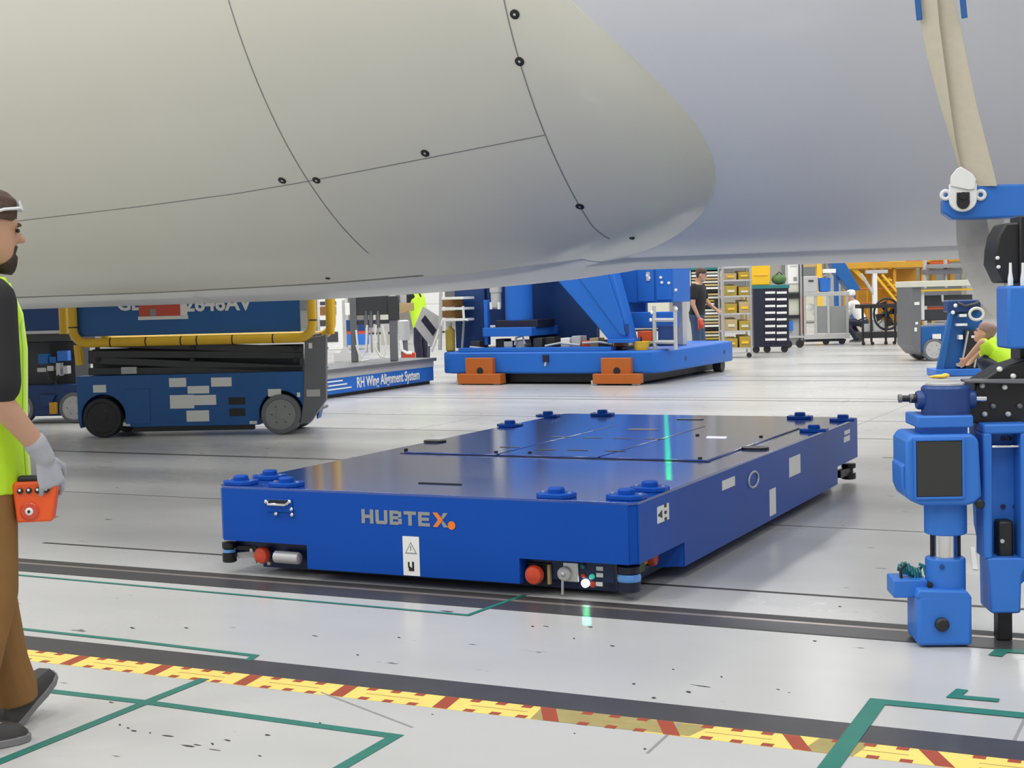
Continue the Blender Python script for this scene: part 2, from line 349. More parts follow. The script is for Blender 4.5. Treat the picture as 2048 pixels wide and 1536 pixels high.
for x in range(-70, 12, 6): MB().box(x, x+.5, 65.6, 66, 0, 12).build('wall_column', 'lgrey', wb)
for x in range(-70, 12, 3):
    MB().box(x+.7, x+2.7, 65.9, 66, 1.2+.3*math.sin(x), 3.2).build('wall_panel', ['cream', 'lgrey', 'mesh'][x % 3], wb)

# ------------------------------------------------------------------ aircraft fuselage
FY, FZ, FRR = 9.3, 4.40, 2.88
ac = thing('aircraft_fuselage', 'large aircraft fuselage with beige belly fairing hanging over the transporter', 'aircraft', (-4, FY, FZ-FRR))
def fpt(X, th, r): return Vector((X+4, r*math.sin(th), FRR-r*math.cos(th)))
nX = 40; nT = 128
mb = MB(); vs = []; fs = []
for X in (-24, -12, -6, 0, 6):
    for k in range(nT): vs.append(fpt(X, 2*PI*k/nT, FRR))
for i in range(4):
    for k in range(nT): fs.append((i*nT+k, i*nT+(k+1) % nT, (i+1)*nT+(k+1) % nT, (i+1)*nT+k))
mb.add(vs, fs).build('fuselage_barrel', 'barrel', ac, smooth=60)
ENDP = [(-100, -4.9), (-80, -3.85), (-68, -3.38), (-57.4, -2.99), (-51.9, -2.78), (-47, -2.63), (-42.2, -2.51), (-38, -2.475), (-33, -2.50), (-28.3, -2.60), (-23.8, -2.76), (-17.5, -3.07), (-11, -3.5), (-5, -3.85), (0, -3.95)]
def interp(T, x):
    if x <= T[0][0]: return T[0][1]
    for (a, b), (c, d) in zip(T, T[1:]):
        if x <= c: t = (x-a)/(c-a); return b+(d-b)*t
    return T[-1][1]
def xend(deg):
    s_ = 0; n_ = 0
    for k in (-3, -1.5, 0, 1.5, 3): s_ += interp(ENDP, -abs(deg+k)); n_ += 1
    return s_/n_
BULGE = [(-100, .02), (-70, .045), (-60, .07), (-45, .10), (-30, .12), (-15, .130), (0, .130)]
def fr(X, deg):
    e = xend(deg); d = max(0, e-X); b = interp(BULGE, -abs(deg)); k_ = max(0, 1-abs(deg)/28); L_ = .55+1.95*k_
    q = min(1, d/L_); prof = 1-(1-q)**(2.2-.9*k_)
    return FRR+.004+b*prof+min(.025, .005*max(0, d-2.5))*k_
NU = 40; NT2 = 110; vs = []; fs = []
for k in range(NT2+1):
    deg = -100+200*k/NT2; e = xend(deg)
    q = [e-6.0*((1-k2/NU)**1.8) for k2 in range(NU+1)]
    q = [-24.0, -14.0]+q
    for X in q: vs.append(fpt(X, math.radians(deg), fr(X, deg)))
    vs.append(fpt(e+.002, math.radians(deg), FRR-.02))
n = NU+4
for k in range(NT2):
    for i in range(n-1): fs.append((k*n+i, k*n+i+1, (k+1)*n+i+1, (k+1)*n+i))
fa = MB().add(vs, fs).build('belly_fairing', 'beige', ac, smooth=60, fix=False)
# belly keel strips (light grey)
def belly(name, Xa, Xb, da, db, off, nx=30):
    vs = []; fs = []; nt_ = 18
    for i in range(nx+1):
        X = Xa+(Xb-Xa)*i/nx
        for k in range(nt_+1):
            e_ = da if not callable(da) else da(X); deg = e_+(-2*e_)*k/nt_; r = max(fr(X, deg), FRR)+off*min(1, max(0.08, (Xb-X)/.5))
            if k in (0, nt_): r -= off+.012
            vs.append(fpt(X, math.radians(deg), r))
    n_ = nt_+1
    for i in range(nx):
        for k in range(nt_): fs.append((i*n_+k, i*n_+k+1, (i+1)*n_+k+1, (i+1)*n_+k))
    return MB().add(vs, fs).build(name, 'keel', ac, smooth=50, fix=False)
KE = [(-30, -11.4), (-7.3, -11.5), (-5.7, -13.3), (-4.76, -15.7), (-3.94, -18.5), (-3.4, -20.0)]
belly('keel_strip', -24, -3.62, lambda X: interp(KE, X), 0, .026, 60)
belly('keel_strip', -3.75, 6.5, -11.5, 11.5, .010)
# panel seams: thin strips lying on the skin
def seam(P, wd=.007, off=.0015):
    vs = []; fs = []
    for (X, deg), (X2, d2) in zip(P, P[1:]):
        for k in range(6):
            t = k/6; vs.append((X+(X2-X)*t, deg+(d2-deg)*t))
    vs.append(P[-1]); out = []
    for i, (X, deg) in enumerate(vs):
        a = vs[max(0, i-1)]; b = vs[min(len(vs)-1, i+1)]; dx = b[0]-a[0]; dt = math.radians(b[1]-a[1])*FRR; l_ = math.hypot(dx, dt)
        nx_, nt_ = -dt/l_*wd/2, dx/l_*wd/2
        for sg in (1, -1): 
            dg = deg+sg*math.degrees(nt_/FRR); out.append(fpt(X+sg*nx_, math.radians(dg), max(fr(X, deg), FRR)+off))
    for i in range(len(vs)-1): fs.append((2*i, 2*i+1, 2*i+3, 2*i+2))
    return MB().add(out, fs).build('panel_seam', 'seam', ac, smooth=60, fix=False)
seam([(-4.98, d) for d in range(-100, -20, 4)])
seam([(-3.32, d) for d in range(-100, -24, 4)]+[(-3.28, -24.5)])
seam([(-20, -24), (-10, -33), (-7.44, -35.5), (-6.38, -36.7), (-5.54, -37.9), (-5.06, -38.9), (-4.13, -41.2), (-3.32, -43.2)], .006)
seam([(-6.9, -11.4), (-6.9, -6)], .006, .03)
seam([(X/10, interp(KE, X/10)-.35) for X in range(-120, -44, 4)], .016, .003)
# black fasteners with pale centres
for X, deg in [(-3.28, -57.1), (-3.32, -52.2), (-4.10, -42.0), (-5.16, -39.5), (-4.92, -39.15), (-3.32, -32.0), (-3.16, -23.6), (-5.55, -16.2)]:
    th = math.radians(deg); r_ = fr(X, deg); small = deg > -30; R_ = .017 if small else .026
    c = fpt(X, th, r_); nrm = Vector((0, math.sin(th), -math.cos(th))); q = nrm.to_track_quat('Z', 'Y').to_matrix().to_4x4(); q.translation = c
    o = MB().lathe([(R_, -.004), (R_, .004), (R_*.75, .007), (R_*.4, .007), (R_*.4, .002)], (0, 0, 0), 'z', 18).build('fastener', 'black', ac); o.matrix_local = q
    k_ = MB().lathe([(R_*.32, -.003), (R_*.32, .005), (R_*.2, .006)], (0, 0, 0), 'z', 12).build('fastener_centre', 'alu', o)

# ------------------------------------------------------------------ blue flat transporter (automated guided vehicle)
AX0, AX1, AY0, AY1, AZT, AZB, AZS = -4.493, -2.262, 5.78, 10.045, .447, .175, .06
W_, L_ = AX1-AX0, AY1-AY0
ag = thing('transport_vehicle', 'low flat blue self-driving transporter with grey and orange lettering on its front', 'vehicle', (AX0, AY0, 0))
mb = MB()
mb.prism([(.0, .035), (.035, .006), (W_-.035, .006), (W_-.006, .035), (W_-.006, L_-.035), (W_-.035, L_), (.035, L_), (0, L_-.035)], AZB, AZT-.012, 'z')
mb.build('upper_body', 'agv', ag, .003)
xs0, xs1 = PX0, PX1 = atY(615, 1138, AY0).x-AX0, atY(1040, 1168, AY0).x-AX0
zt9 = AZT-.012
MB().prism([(.035, AZB), (xs0, AZB), (xs0, AZS), (xs1, AZS), (xs1, AZB), (W_-.035, AZB), (W_-.035, zt9), (.035, zt9)], 0, .006).build('front_plate', 'agv', ag, .001)
MB().prism([(.035, AZB), (.62, AZB), (.62, AZS), (L_-.62, AZS), (L_-.62, AZB), (L_-.035, AZB), (L_-.035, zt9), (.035, zt9)], W_-.006, W_, 'x').build('side_plate', 'agv', ag, .001)
MB().prism([(xs0, .006), (xs1, .006), (xs1, .30), (W_-.006, .62), (W_-.006, L_-.62), (xs1, L_-.30), (xs1, L_), (xs0, L_), (xs0, L_-.30), (0, L_-.62), (0, .62), (xs0, .30)], AZS, AZB+.001, 'z').build('lower_skirt', 'agv', ag, 0)
MB().box(.16, W_-.16, .15, L_-.15, .022, AZB).build('chassis_frame', 'agvdark', ag)  # carried down near the floor, shaped to block light under the hull
for x in (.32, W_-.32):
    for y in (.5, 1.1, L_-1.1, L_-.5):
        wv = MB().lathe([(.05, -.06), (.085, -.055), (.09, -.03), (.09, .03), (.085, .055), (.05, .06)], (x, y, .09), 'x', 20).build('drive_wheel', 'black', ag)
dk = MB().prism([(.0, .035), (.035, 0), (W_-.035, 0), (W_, .035), (W_, L_-.035), (W_-.035, L_), (.035, L_), (0, L_-.035)], AZT-.012, AZT, 'z').build('deck', 'agvdeck', ag, .0012)
def dpt(px, py): g = G(px, py, AZT); return g.x-AX0, g.y-AY0
# covers on the deck
cA = dpt(780, 908); cB = dpt(1550, 878); cC = dpt(1430, 928)
yf = cA[1]-.02; 
def plate(x0, x1, y0, y1, m_='agvdeck', name='cover_plate', h=.010):
    o = MB().box(x0, x1, y0, y1, AZT+.0005, AZT+h).build(name, m_, ag, .003); return o
ya = dpt(1000, 912)[1]; yb = dpt(1300, 876)[1]; yc = dpt(1250, 852)[1]
p1 = plate(.20, .80, ya, yc); p2 = plate(.815, 1.42, ya, yc); p3 = plate(1.435, W_-.18, ya, yc)
MB().box(.18, W_-.16, ya-.02, ya-.006, AZT, AZT+.003).build('cover_gap', 'black', ag, smooth=0)
MB().box(.18, W_-.16, yc+.006, yc+.02, AZT, AZT+.003).build('cover_gap', 'black', ag, smooth=0)
def slot(px, py, lx=.16, ly=.05, m_='black', name='grip_slot', h=.0115):
    x, y = dpt(px, py); n_ = 8; P = []
    for k in range(16):
        a = 2*PI*k/16; P.append((x+(lx/2-ly/2)*(1 if math.cos(a) > 0 else -1)+ly/2*math.cos(a), y+ly/2*math.sin(a)))
    return MB().prism(P, AZT+.0004, AZT+h, 'z').build(name, m_, ag, smooth=0)
for q in [(1120, 877), (1185, 879), (1245, 880), (1310, 881), (1090, 903), (1155, 904), (1230, 906), (1020, 898)]: slot(*q, lx=.13, ly=.04)
slot(1285, 862, .22, .10); slot(1510, 898, .16, .12); slot(880, 968, .24, .03, h=.004); slot(870, 884, .15, .10); slot(1380, 839, .2, .06, h=.004)
for q in [(812, 903), (992, 908), (1060, 909), (1395, 874), (1522, 877), (1400, 921)]:
    x, y = dpt(*q); MB().cyl((x, y, AZT), (x, y, AZT+.018), .012, 10).build('plate_bolt', 'blackmet', ag)
x, y = dpt(1433, 878); MB().box(x-.06, x+.06, y-.02, y+.02, AZT+.0115, AZT+.014).build('status_display', 'screenlit', ag, smooth=0)
# locating pins, three at each corner
def pin(px, py):
    x, y = dpt(px, py); hx, hy = .085, .068
    b_ = MB().prism([(x-hx, y-hy*.5), (x-hx*.6, y-hy), (x+hx*.6, y-hy), (x+hx, y-hy*.5), (x+hx, y+hy*.5), (x+hx*.6, y+hy), (x-hx*.6, y+hy), (x-hx, y+hy*.5)], AZT+.0005, AZT+.020, 'z').build('locating_pad', 'agv', ag, .003)
    MB().lathe([(.038, 0), (.038, .018), (.033, .024), (.012, .025)], (x, y, AZT+.020), 'z', 18).build('locating_pin', 'agv', b_)
    for sx in (-.064, .064): MB().cyl((x+sx, y, AZT+.020), (x+sx, y, AZT+.025), .009, 8).build('pad_bolt', 'alu', b_)
for q in [(482, 968), (540, 957), (573, 972), (1113, 994), (1253, 997), (1300, 981), (1020, 853), (1096, 834), (1205, 831), (1600, 837), (1628, 863), (1686, 842)]: pin(*q)
# front face: handle socket, logo, sticker
def fx(px, py): p = atY(px, py, AY0); return p.x-AX0, p.z
x, z = fx(560, 1012)
hd = MB().box(x-.075, x+.075, -.008, 0, z-.03, z+.035).build('socket_plate', 'agv', ag, .003)
MB().box(x-.055, x+.055, -.014, -.004, z+.012, z+.030).build('socket_opening', 'black', hd)
MB().tube([(x-.06, -.012, z+.02), (x-.05, -.03, z+.010), (x+.05, -.03, z+.010), (x+.06, -.012, z+.02)], .007, 8).build('socket_bail', 'chrome', hd)
for q in [(534, 1003), (581, 1003), (585, 1018), (554, 1027), (586, 1029)]:
    a, b = fx(*q); MB().lathe([(.010, 0), (.010, -.012), (.006, -.016)], (a, 0, b), 'y', 10).build('bolt', 'chrome', hd)
lg = bpy.data.objects.new('logo_lettering', None)
mbg, mbo = MB(), MB()
x0, z0 = fx(724, 1046); x1, z1 = fx(724, 1018); xe, ze = fx(896, 1053); H_ = z1-z0; U = (xe-x0)/6.55; tk = U*.25
def lt(i): return x0+i*U*1.09
def rb(mb, i, a, b, c, d): mb.prism([(lt(i)+a*U, z0+c*H_), (lt(i)+b*U, z0+c*H_), (lt(i)+b*U, z0+d*H_), (lt(i)+a*U, z0+d*H_)], -.0025, -.0002)
letters = []
def glyph(i, R_, m_='logogrey'):
    mb = MB()
    for q in R_: rb(mb, i, *q)
    return mb.build('letter', m_, ag, smooth=0)
glyph(0, [(0, .26, 0, 1), (.66, .92, 0, 1), (.26, .66, .38, .62)])
glyph(1, [(0, .26, .1, 1), (.66, .92, .1, 1), (.26, .66, 0, .24), (.07, .26, 0, .1), (.66, .85, 0, .1)])
glyph(2, [(0, .26, 0, 1), (.26, .66, .77, 1), (.26, .66, .39, .61), (.26, .66, 0, .23), (.66, .90, .54, .95), (.66, .93, .06, .46)])
glyph(3, [(.33, .60, 0, .76), (0, .93, .76, 1)])
glyph(4, [(0, .26, 0, 1), (.26, .86, .77, 1), (.26, .80, .39, .61), (.26, .86, 0, .23)])
bx_ = lt(5)
MB().prism([(bx_, z0+H_), (bx_+.34*U, z0+H_), (bx_+.74*U, z0+.5*H_), (bx_+.34*U, z0), (bx_, z0), (bx_+.38*U, z0+.5*H_)], -.0028, -.0002).build('letter', 'logoorange', ag, smooth=0)
MB().prism([(bx_+.62*U, z0+.70*H_), (bx_+.80*U, z0+H_), (bx_+1.12*U, z0+H_), (bx_+.76*U, z0+.54*H_)], -.0026, -.0002).build('letter', 'logogrey', ag, smooth=0)
MB().prism([(bx_+.62*U, z0+.30*H_), (bx_+.76*U, z0+.46*H_), (bx_+1.12*U, z0), (bx_+.80*U, z0)], -.0026, -.0002).build('letter', 'logogrey', ag, smooth=0)
MB().cyl((bx_+1.38*U, -.0028, z0+.10*H_+.004), (bx_+1.38*U, -.0002, z0+.10*H_+.004), .0195, 24).build('logo_dot', 'logoorange', ag, smooth=0)
bpy.data.objects.remove(lg)
x, z = fx(823, 1112); st = MB().box(x-.044, x+.044, -.003, 0, z-.092, z+.092).build('warning_sticker', 'paper', ag, smooth=0)
def tri(cx, cz, s_, m_, y): MB().prism([(cx-s_, cz-s_*.75), (cx+s_, cz-s_*.75), (cx, cz+s_)], y, -.001).build('warning_triangle', m_, st, smooth=0)
tri(x, z+.035, .032, 'logogrey', -.0040); tri(x, z+.034, .024, 'paper', -.0048)
MB().box(x-.003, x+.003, -.0055, -.003, z+.026, z+.048).build('exclamation_mark', 'logogrey', st, smooth=0)
MB().prism([(x-.018, z-.028), (x-.010, z-.028), (x-.010, z-.048), (x+.004, z-.056), (x+.004, z-.026), (x+.014, z-.026), (x+.014, z-.070), (x-.014, z-.070), (x-.014, z-.058), (x-.018, z-.052)], -.0045, -.002).build('arrow_mark', 'black', st, smooth=0)
# recess, left: scanner, bracket, stop button, cylinder
def fr_(px, py, y): p = atY(px, py, AY0+y); return Vector((p.x-AX0, y, p.z))
def estop(c, r, parent, ax='y'):
    s_ = -1 if ax == 'y' else 1
    o = MB().lathe([(r*.62, 0), (r*.62, s_*.03), (r, s_*.034), (r*1.02, s_*.05), (r*.85, s_*.064), (r*.3, s_*.070)], c, ax, 20).build('stop_button', 'red', parent); return o
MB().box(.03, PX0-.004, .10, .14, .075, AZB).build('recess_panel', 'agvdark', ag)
estop(fr_(535, 1107, .10), .042, ag)
c = fr_(552, 1113, .045); d = fr_(601, 1117, .045); cy = MB().tube([c, c+(d-c)*.9, c+(d-c)*.96, d], [.030, .030, .027, .012], 18).build('warning_beacon', 'lgrey', ag)
tag(cy, 'pale grey horizontal cylinder')
c = fr_(459, 1104, .06)
sc = MB().lathe([(.030, -.05), (.036, -.045), (.036, -.005), (.024, 0), (.024, .018), (.036, .022), (.036, .05), (.02, .054)], c, 'z', 20).build('laser_scanner', 'blackmet', ag)
MB().lathe([(.033, .0), (.033, .016)], c, 'z', 20).build('scanner_lens', 'scan', sc)
MB().obox(c+Vector((.03, .03, .02)), c+Vector((.14, .05, .02)), .03, .02).build('scanner_bracket', 'blackmet', ag)
MB().obox(c+Vector((.03, .03, -.02)), c+Vector((.12, .05, -.012)), .02, .03).build('scanner_bracket', 'lgrey', ag)
for q in [(505, 1100), (512, 1123), (540, 1126)]:
    a = fr_(*q, .098); MB().cyl(a, a+Vector((0, -.012, 0)), .010, 10).build('bolt', 'alu', ag)
MB().box(.17, .26, .06, .10, .08, .115).build('sensor_block', 'gear', ag, .004)
# recess, right: control panel
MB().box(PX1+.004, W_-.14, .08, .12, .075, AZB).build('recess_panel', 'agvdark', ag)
estop(fr_(1077, 1146, .08), .044, ag)
a = fr_(1077, 1146, .08); MB().box(a.x-.05, a.x+.062, .070, .082, a.z-.055, a.z+.05).build('button_box', 'black', ag, .004); MB().box(a.x+.052, a.x+.066, .060, .08, a.z-.045, a.z+.045).build('button_box_edge', 'tan', ag, .002)
a = fr_(1140, 1144, .08); kp = MB().box(a.x-.03, a.x+.045, .068, .081, a.z-.042, a.z+.046).build('key_switch_plate', 'alu', ag, .004)
b = fr_(1130, 1147, .068); MB().lathe([(.032, 0), (.032, -.014), (.027, -.018), (.010, -.019)], b, 'y', 20).build('key_switch', 'lgrey', kp)
MB().lathe([(.008, 0), (.008, -.026), (.004, -.028)], b, 'y', 10).build('key', 'chrome', kp)
a = fr_(1125, 1160, .06); b = fr_(1125, 1189, .06); MB().tube([a, b], .006, 8).build('hanging_rod', 'alu', ag)
for q, m_, r_ in [((1167, 1132), 'teal', .012), ((1185, 1153), 'ledgreen', .012), ((1168, 1151), 'red', .010), ((1187, 1168), 'red', .014)]:
    a = fr_(*q, .08); MB().lathe([(r_, 0), (r_, -.012), (r_*.6, -.017)], a, 'y', 12).build('indicator', m_, ag)
a = fr_(1172, 1166, .08); MB().lathe([(.019, 0), (.019, -.012), (.012, -.020), (.004, -.021)], a, 'y', 16).build('lit_lamp', 'led', ag)
for q in [(1200, 1137), (1200, 1150), (1199, 1168), (1076, 1162), (1095, 1163)]:
    a = fr_(*q, .079); MB().box(a.x-.016, a.x+.016, .074, .0795, a.z-.009, a.z+.009).build('small_label', 'paper', ag, smooth=0)
c = fr_(1258, 1156, .10)
sc = MB().lathe([(.045, -.06), (.052, -.055), (.052, -.012), (.044, -.004), (.044, .02), (.052, .026), (.052, .055)], c, 'z', 22).build('laser_scanner', 'navy', ag)
MB().lathe([(.050, -.018), (.054, -.006), (.054, .010), (.050, .020)], c, 'z', 22).build('scanner_lens', 'scan', sc)
# right side: labels, recess with stop button, far scanner
def atX(px, py, X): d_ = ray(px, py); return CAMP+d_*(X/d_.x)
def sx(px, py): p = atX(px, py, AX1); return p.y-AY0, p.z
def slabel(R_, m_='paper', name='side_label'):
    ya_, za_ = sx(R_[0], (R_[1]+R_[3])/2); yb_, zb_ = sx(R_[2], (R_[1]+R_[3])/2); c_ = (R_[0]+R_[2])/2
    zt_ = sx(c_, R_[1])[1]; zb2 = sx(c_, R_[3])[1]
    return MB().box(W_, W_+.003, ya_, yb_, zb2, zt_).build(name, m_, ag, smooth=0)
sl_ = slabel((1314, 1010, 1337, 1043))
ya_, za_ = sx(1322, 1028); ya_ -= .02; MB().prism([(ya_-.03, za_), (ya_+.025, za_+.018), (ya_+.025, za_-.018)], W_+.002, W_+.0045, 'x').build('arrow_mark', 'black', sl_, smooth=0)
for dz in (-.03, 0, .03): MB().box(W_+.002, W_+.0045, ya_+.055, ya_+.085, za_+dz-.006, za_+dz+.008).build('print_mark', 'black', sl_, smooth=0)
slabel((1444, 957, 1469, 976)); slabel((1539, 977, 1551, 1030)); slabel((1578, 912, 1600, 950)); slabel((1688, 860, 1699, 868)); slabel((1687, 872, 1699, 883))
y_, z_ = sx(1506, 959)
MB().tube([(W_+.003, y_+.09*math.cos(2*PI*k/20), z_+.042*math.sin(2*PI*k/20)) for k in range(20)], .006, 6, closed=True).build('ring_emblem', 'lgrey', ag)
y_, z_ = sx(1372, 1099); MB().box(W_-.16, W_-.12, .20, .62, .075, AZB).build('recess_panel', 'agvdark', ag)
estop((W_-.15, .47, .125), .042, ag, 'x'); MB().box(W_-.15, W_-.10, .28, .36, .08, .15).build('connector_block', 'bag', ag, .004)
MB().box(W_-.13, W_-.115, .40, .44, .10, .15).build('connector_face', 'yellow', ag, .002)
for px, py in [(1697, 941)]:
    p = atX(px, py, AX1-.05); c = Vector((p.x-AX0, p.y-AY0, p.z))
    s_ = MB().lathe([(.035, -.06), (.05, -.055), (.05, -.015), (.032, -.01), (.032, .015), (.05, .02), (.05, .05)], c, 'z', 18).build('laser_scanner', 'blackmet', ag)
    MB().obox(c+Vector((0, -.02, 0)), c+Vector((-.02, -.22, .0)), .04, .05).build('scanner_bracket', 'blackmet', ag)
# added narrow green lamps, no fixture, standing in for green reflections on deck and floor
def added_streak(pa, pb, z, e, wd=.02, col=(0.0, 1.0, 0.03)):
    a, b = G(*pa, z), G(*pb, z); l = bpy.data.lights.new('added_green_light', 'AREA'); l.shape = 'RECTANGLE'; l.size = (b-a).length; l.size_y = wd
    l.energy = e; l.color = col; l.spread = math.radians(2.0)
    o = bpy.data.objects.new('added_green_light', l); C.objects.link(o); c_ = (a+b)/2; o.location = (c_.x, c_.y, z+.75); o.rotation_euler = (0, 0, math.atan2(b.y-a.y, b.x-a.x))
added_streak((1338, 960), (1332, 830), AZT, 13, .026); added_streak((1174, 1250), (1172, 1212), 0, .35, .022, (.02, 1, .35))

# ------------------------------------------------------------------ blue screw jack with sling beam at the right edge
J = Fr(1890, 1283, 22)
jk = J.thing('screw_jack', 'bright blue screw jack with dark panel standing on the trench strip', 'jack')
J.box('foot_block', (1836, 1190, 1945, 1281), -.10, .11, 'jack', jk, .014, z0=.006)
x_, z_ = J.p(1883, 1248, -.10); MB().lathe([(.020, 0), (.026, -.004), (.026, -.016), (.018, -.024), (.004, -.025)], (x_, -.10, z_), 'y', 20).build('foot_knob', 'black', jk)
J.poly('foot_collar', [(1832, 1198), (1838, 1180), (1935, 1182), (1946, 1200)], -.10, .11, 'jack', jk, .008)
J.box('side_bracket', (1787, 1160, 1856, 1196), -.04, .10, 'jack', jk, .006)
x0_, z0_ = J.p(1800, 1160); coil = [(x0_+.085*k/40, .02+.018*math.cos(k*1.3), z0_+.03+.022*math.sin(k*1.3)+.012*math.sin(k*.15)) for k in range(41)]
MB().tube(coil, .005, 6).build('coiled_cable', 'teal', jk)
J.tube('cable_lead', [(1803, 1162), (1801, 1140), (1812, 1128)], 0.0, .006, 'black', jk); J.tube('cable_lead', [(1838, 1128), (1848, 1132), (1852, 1150)], 0.0, .006, 'teal', jk)
xc = J.p(1891, 1150)[0]
def vcyl(name, py0, py1, r, m_, px=1891, y=0.0, prof=None, n=28):
    x, z0 = J.p(px, py0, y); z1 = J.p(px, py1, y)[1]
    return MB().lathe([(r-.004, z0), (r, z0+.004), (r, z1-.004), (r-.004, z1)], (x, y, 0), 'z', n).build(name, m_, jk)
vcyl('lower_sleeve', 1190, 1114, .074, 'jack'); vcyl('inner_rod', 1118, 1062, .044, 'chrome'); vcyl('upper_sleeve', 1066, 1000, .078, 'jack')
for px in (1864, 1918): vcyl('guide_rod', 1118, 1062, .007, 'black', px=px, y=.02, n=10)
x_, z_ = J.p(1884, 1134, -.074); MB().lathe([(.009, 0), (.009, -.006), (.004, -.007)], (x_, -.070, z_), 'y', 12).build('sleeve_screw', 'gear', jk)
x_, z_ = J.p(1860, 1170, -.06); MB().lathe([(.012, 0), (.012, -.006), (.006, -.007)], (x_, -.055, z_), 'y', 12).build('sleeve_screw', 'black', jk)
gh = J.poly('gear_housing', [(1812, 884), (1822, 870), (1945, 868), (1958, 880), (1964, 992), (1955, 1006), (1932, 1012), (1845, 1012), (1820, 1002), (1813, 985)], -.12, .14, 'jack', jk, .012)
J.box('window_panel', (1833, 882, 1925, 994), -.124, -.11, 'screen', jk, .003)
for R_ in [(1829, 877, 1929, 882), (1829, 994, 1929, 999)]: J.box('window_frame', R_, -.128, -.115, 'jack', jk, .002)
for R_ in [(1828, 878, 1833, 998), (1925, 878, 1930, 998)]: J.box('window_frame', R_, -.128, -.115, 'jack', jk, .002)
J.poly('side_flange', [(1803, 932), (1814, 926), (1818, 996), (1812, 994), (1804, 975)], -.09, .10, 'jack', jk, .006)
J.box('neck_block', (1848, 852, 1936, 870), -.08, .09, 'jack', jk, .005); J.box('collar_plate', (1835, 832, 1947, 856), -.11, .12, 'jack', jk, .006)
x_, z0_ = J.p(1891, 830); z1_ = J.p(1891, 768)[1]
MB().lathe([(.084, z0_), (.090, z0_+.008), (.090, z1_-.014), (.082, z1_-.004), (.02, z1_-.003)], (x_, 0, 0), 'z', 16).build('drive_gearbox', 'gear', jk, .003)
MB().lathe([(.074, z1_-.004), (.074, z1_+.006), (.02, z1_+.007)], (x_, 0, 0), 'z', 8).build('gearbox_lid', 'lgrey', jk, .002)
MB().box(x_-.098, x_+.075, -.098, .07, z0_-.004, z0_+.008).build('gearbox_flange', 'gear', jk, .002)
MB().lathe([(.032, -.108), (.036, -.10), (.036, .10), (.032, .108)], (x_, 0, (z0_+z1_)/2), 'x', 20).build('shaft_boss', 'gear', jk)
a = J.pt(1848, 797); b = J.pt(1822, 797); c_ = J.pt(1800, 797)
MB().cyl(a, b, .017, 14).build('input_shaft', 'blackmet', jk); MB().cyl(b, c_, .012, 14).build('input_shaft', 'blackmet', jk)
MB().lathe([(.017, -.006), (.017, .006)], tuple(b), 'x', 14).build('shaft_collar', 'grey', jk); MB().lathe([(.016, -.006), (.016, .006)], tuple(c_), 'x', 14).build('shaft_collar', 'grey', jk)
a = J.pt(1938, 797); MB().cyl(a, J.pt(1972, 797), .012, 12).build('output_shaft', 'chrome', jk)
# right column of the jack
col_ = J.poly('column_frame', [(1958, 858), (1985, 846), (2100, 848), (2100, 1120), (2070, 1150), (2042, 1170), (2040, 1228), (1982, 1228), (1980, 1120), (1968, 1060)], .03, .20, 'jack', jk, .012)
for R_ in [(1967, 866, 1985, 1118), (2042, 866, 2060, 1118)]: J.box('column_cheek', R_, -.07, .05, 'jack', jk, .008)
J.box('column_lintel', (1967, 848, 2060, 868), -.07, .05, 'jack', jk, .008); J.poly('column_sill', [(1974, 1116), (2060, 1116), (2044, 1150), (2042, 1227), (1982, 1227), (1980, 1150)], -.07, .05, 'jack', jk, .008)
J.box('cross_bar', (1984, 891, 2042, 895), -.05, .04, 'chrome', jk, .001)
for q in [(2006, 877), (2018, 877), (2030, 877), (2006, 1013), (2030, 1013)]:
    x_, z_ = J.p(*q, .028); MB().lathe([(.009, 0), (.009, -.008), (.004, -.009)], (x_, .032, z_), 'y', 10).build('bolt', 'navy', jk)
J.box('column_motor', (1996, 1042, 2028, 1120), -.03, .04, 'black', jk, .01)
x_, z_ = J.p(2004, 1082, -.03); MB().lathe([(.008, 0), (.008, -.006), (.003, -.007)], (x_, -.03, z_), 'y', 10).build('bolt', 'lgrey', jk)
J.box('black_leg', (1997, 1222, 2025, 1284), .0, .07, 'black', jk, .003, z0=.003)
x_, z_ = J.p(1952, 1004, -.06); MB().lathe([(.016, 0), (.018, -.02), (.012, -.03), (.004, -.031)], (x_, -.10, z_), 'y', 14).build('drain_plug', 'black', jk)
# black head unit on the jack
J.poly('head_mount', [(1922, 846), (1924, 815), (1945, 800), (1952, 768), (2005, 735), (2110, 700), (2110, 850)], .02, .20, 'blackmet', jk, .006)
J.poly('head_plate', [(1930, 760), (2110, 757), (2110, 768), (1932, 766)], -.02, .06, 'grey', jk, .003)
for q, m_ in [((2025, 752), 'white'), ((1998, 738), 'white'), ((2008, 774), 'white'), ((1963, 771), 'lgrey'), ((2015, 828), 'lgrey'), ((1968, 828), 'lgrey'), ((1985, 812), 'grey'), ((2038, 812), 'grey')]:
    x_, z_ = J.p(*q, .02); MB().lathe([(.010, 0), (.010, -.012), (.005, -.018)], (x_, .018, z_), 'y', 10).build('bolt', m_, jk)
J.box('mast', (2040, 430, 2110, 760), .10, .24, 'blackmet', jk, .006)
J.box('drive_box', (2016, 571, 2110, 697), -.05, .12, 'jack', jk, .010)
for px in (2021, 2046):
    x_, z0_ = J.p(px, 571, .03); MB().lathe([(.010, z0_), (.010, z0_+.025), (.006, z0_+.05), (.005, z0_+.085)], (x_, .03, 0), 'z', 10).build('cable_gland', 'white', jk)
J.poly('mast_shroud', [(1992, 498), (1998, 470), (2012, 446), (2110, 440), (2110, 566), (2008, 566), (1990, 528)], .12, .30, 'black', jk, .008)
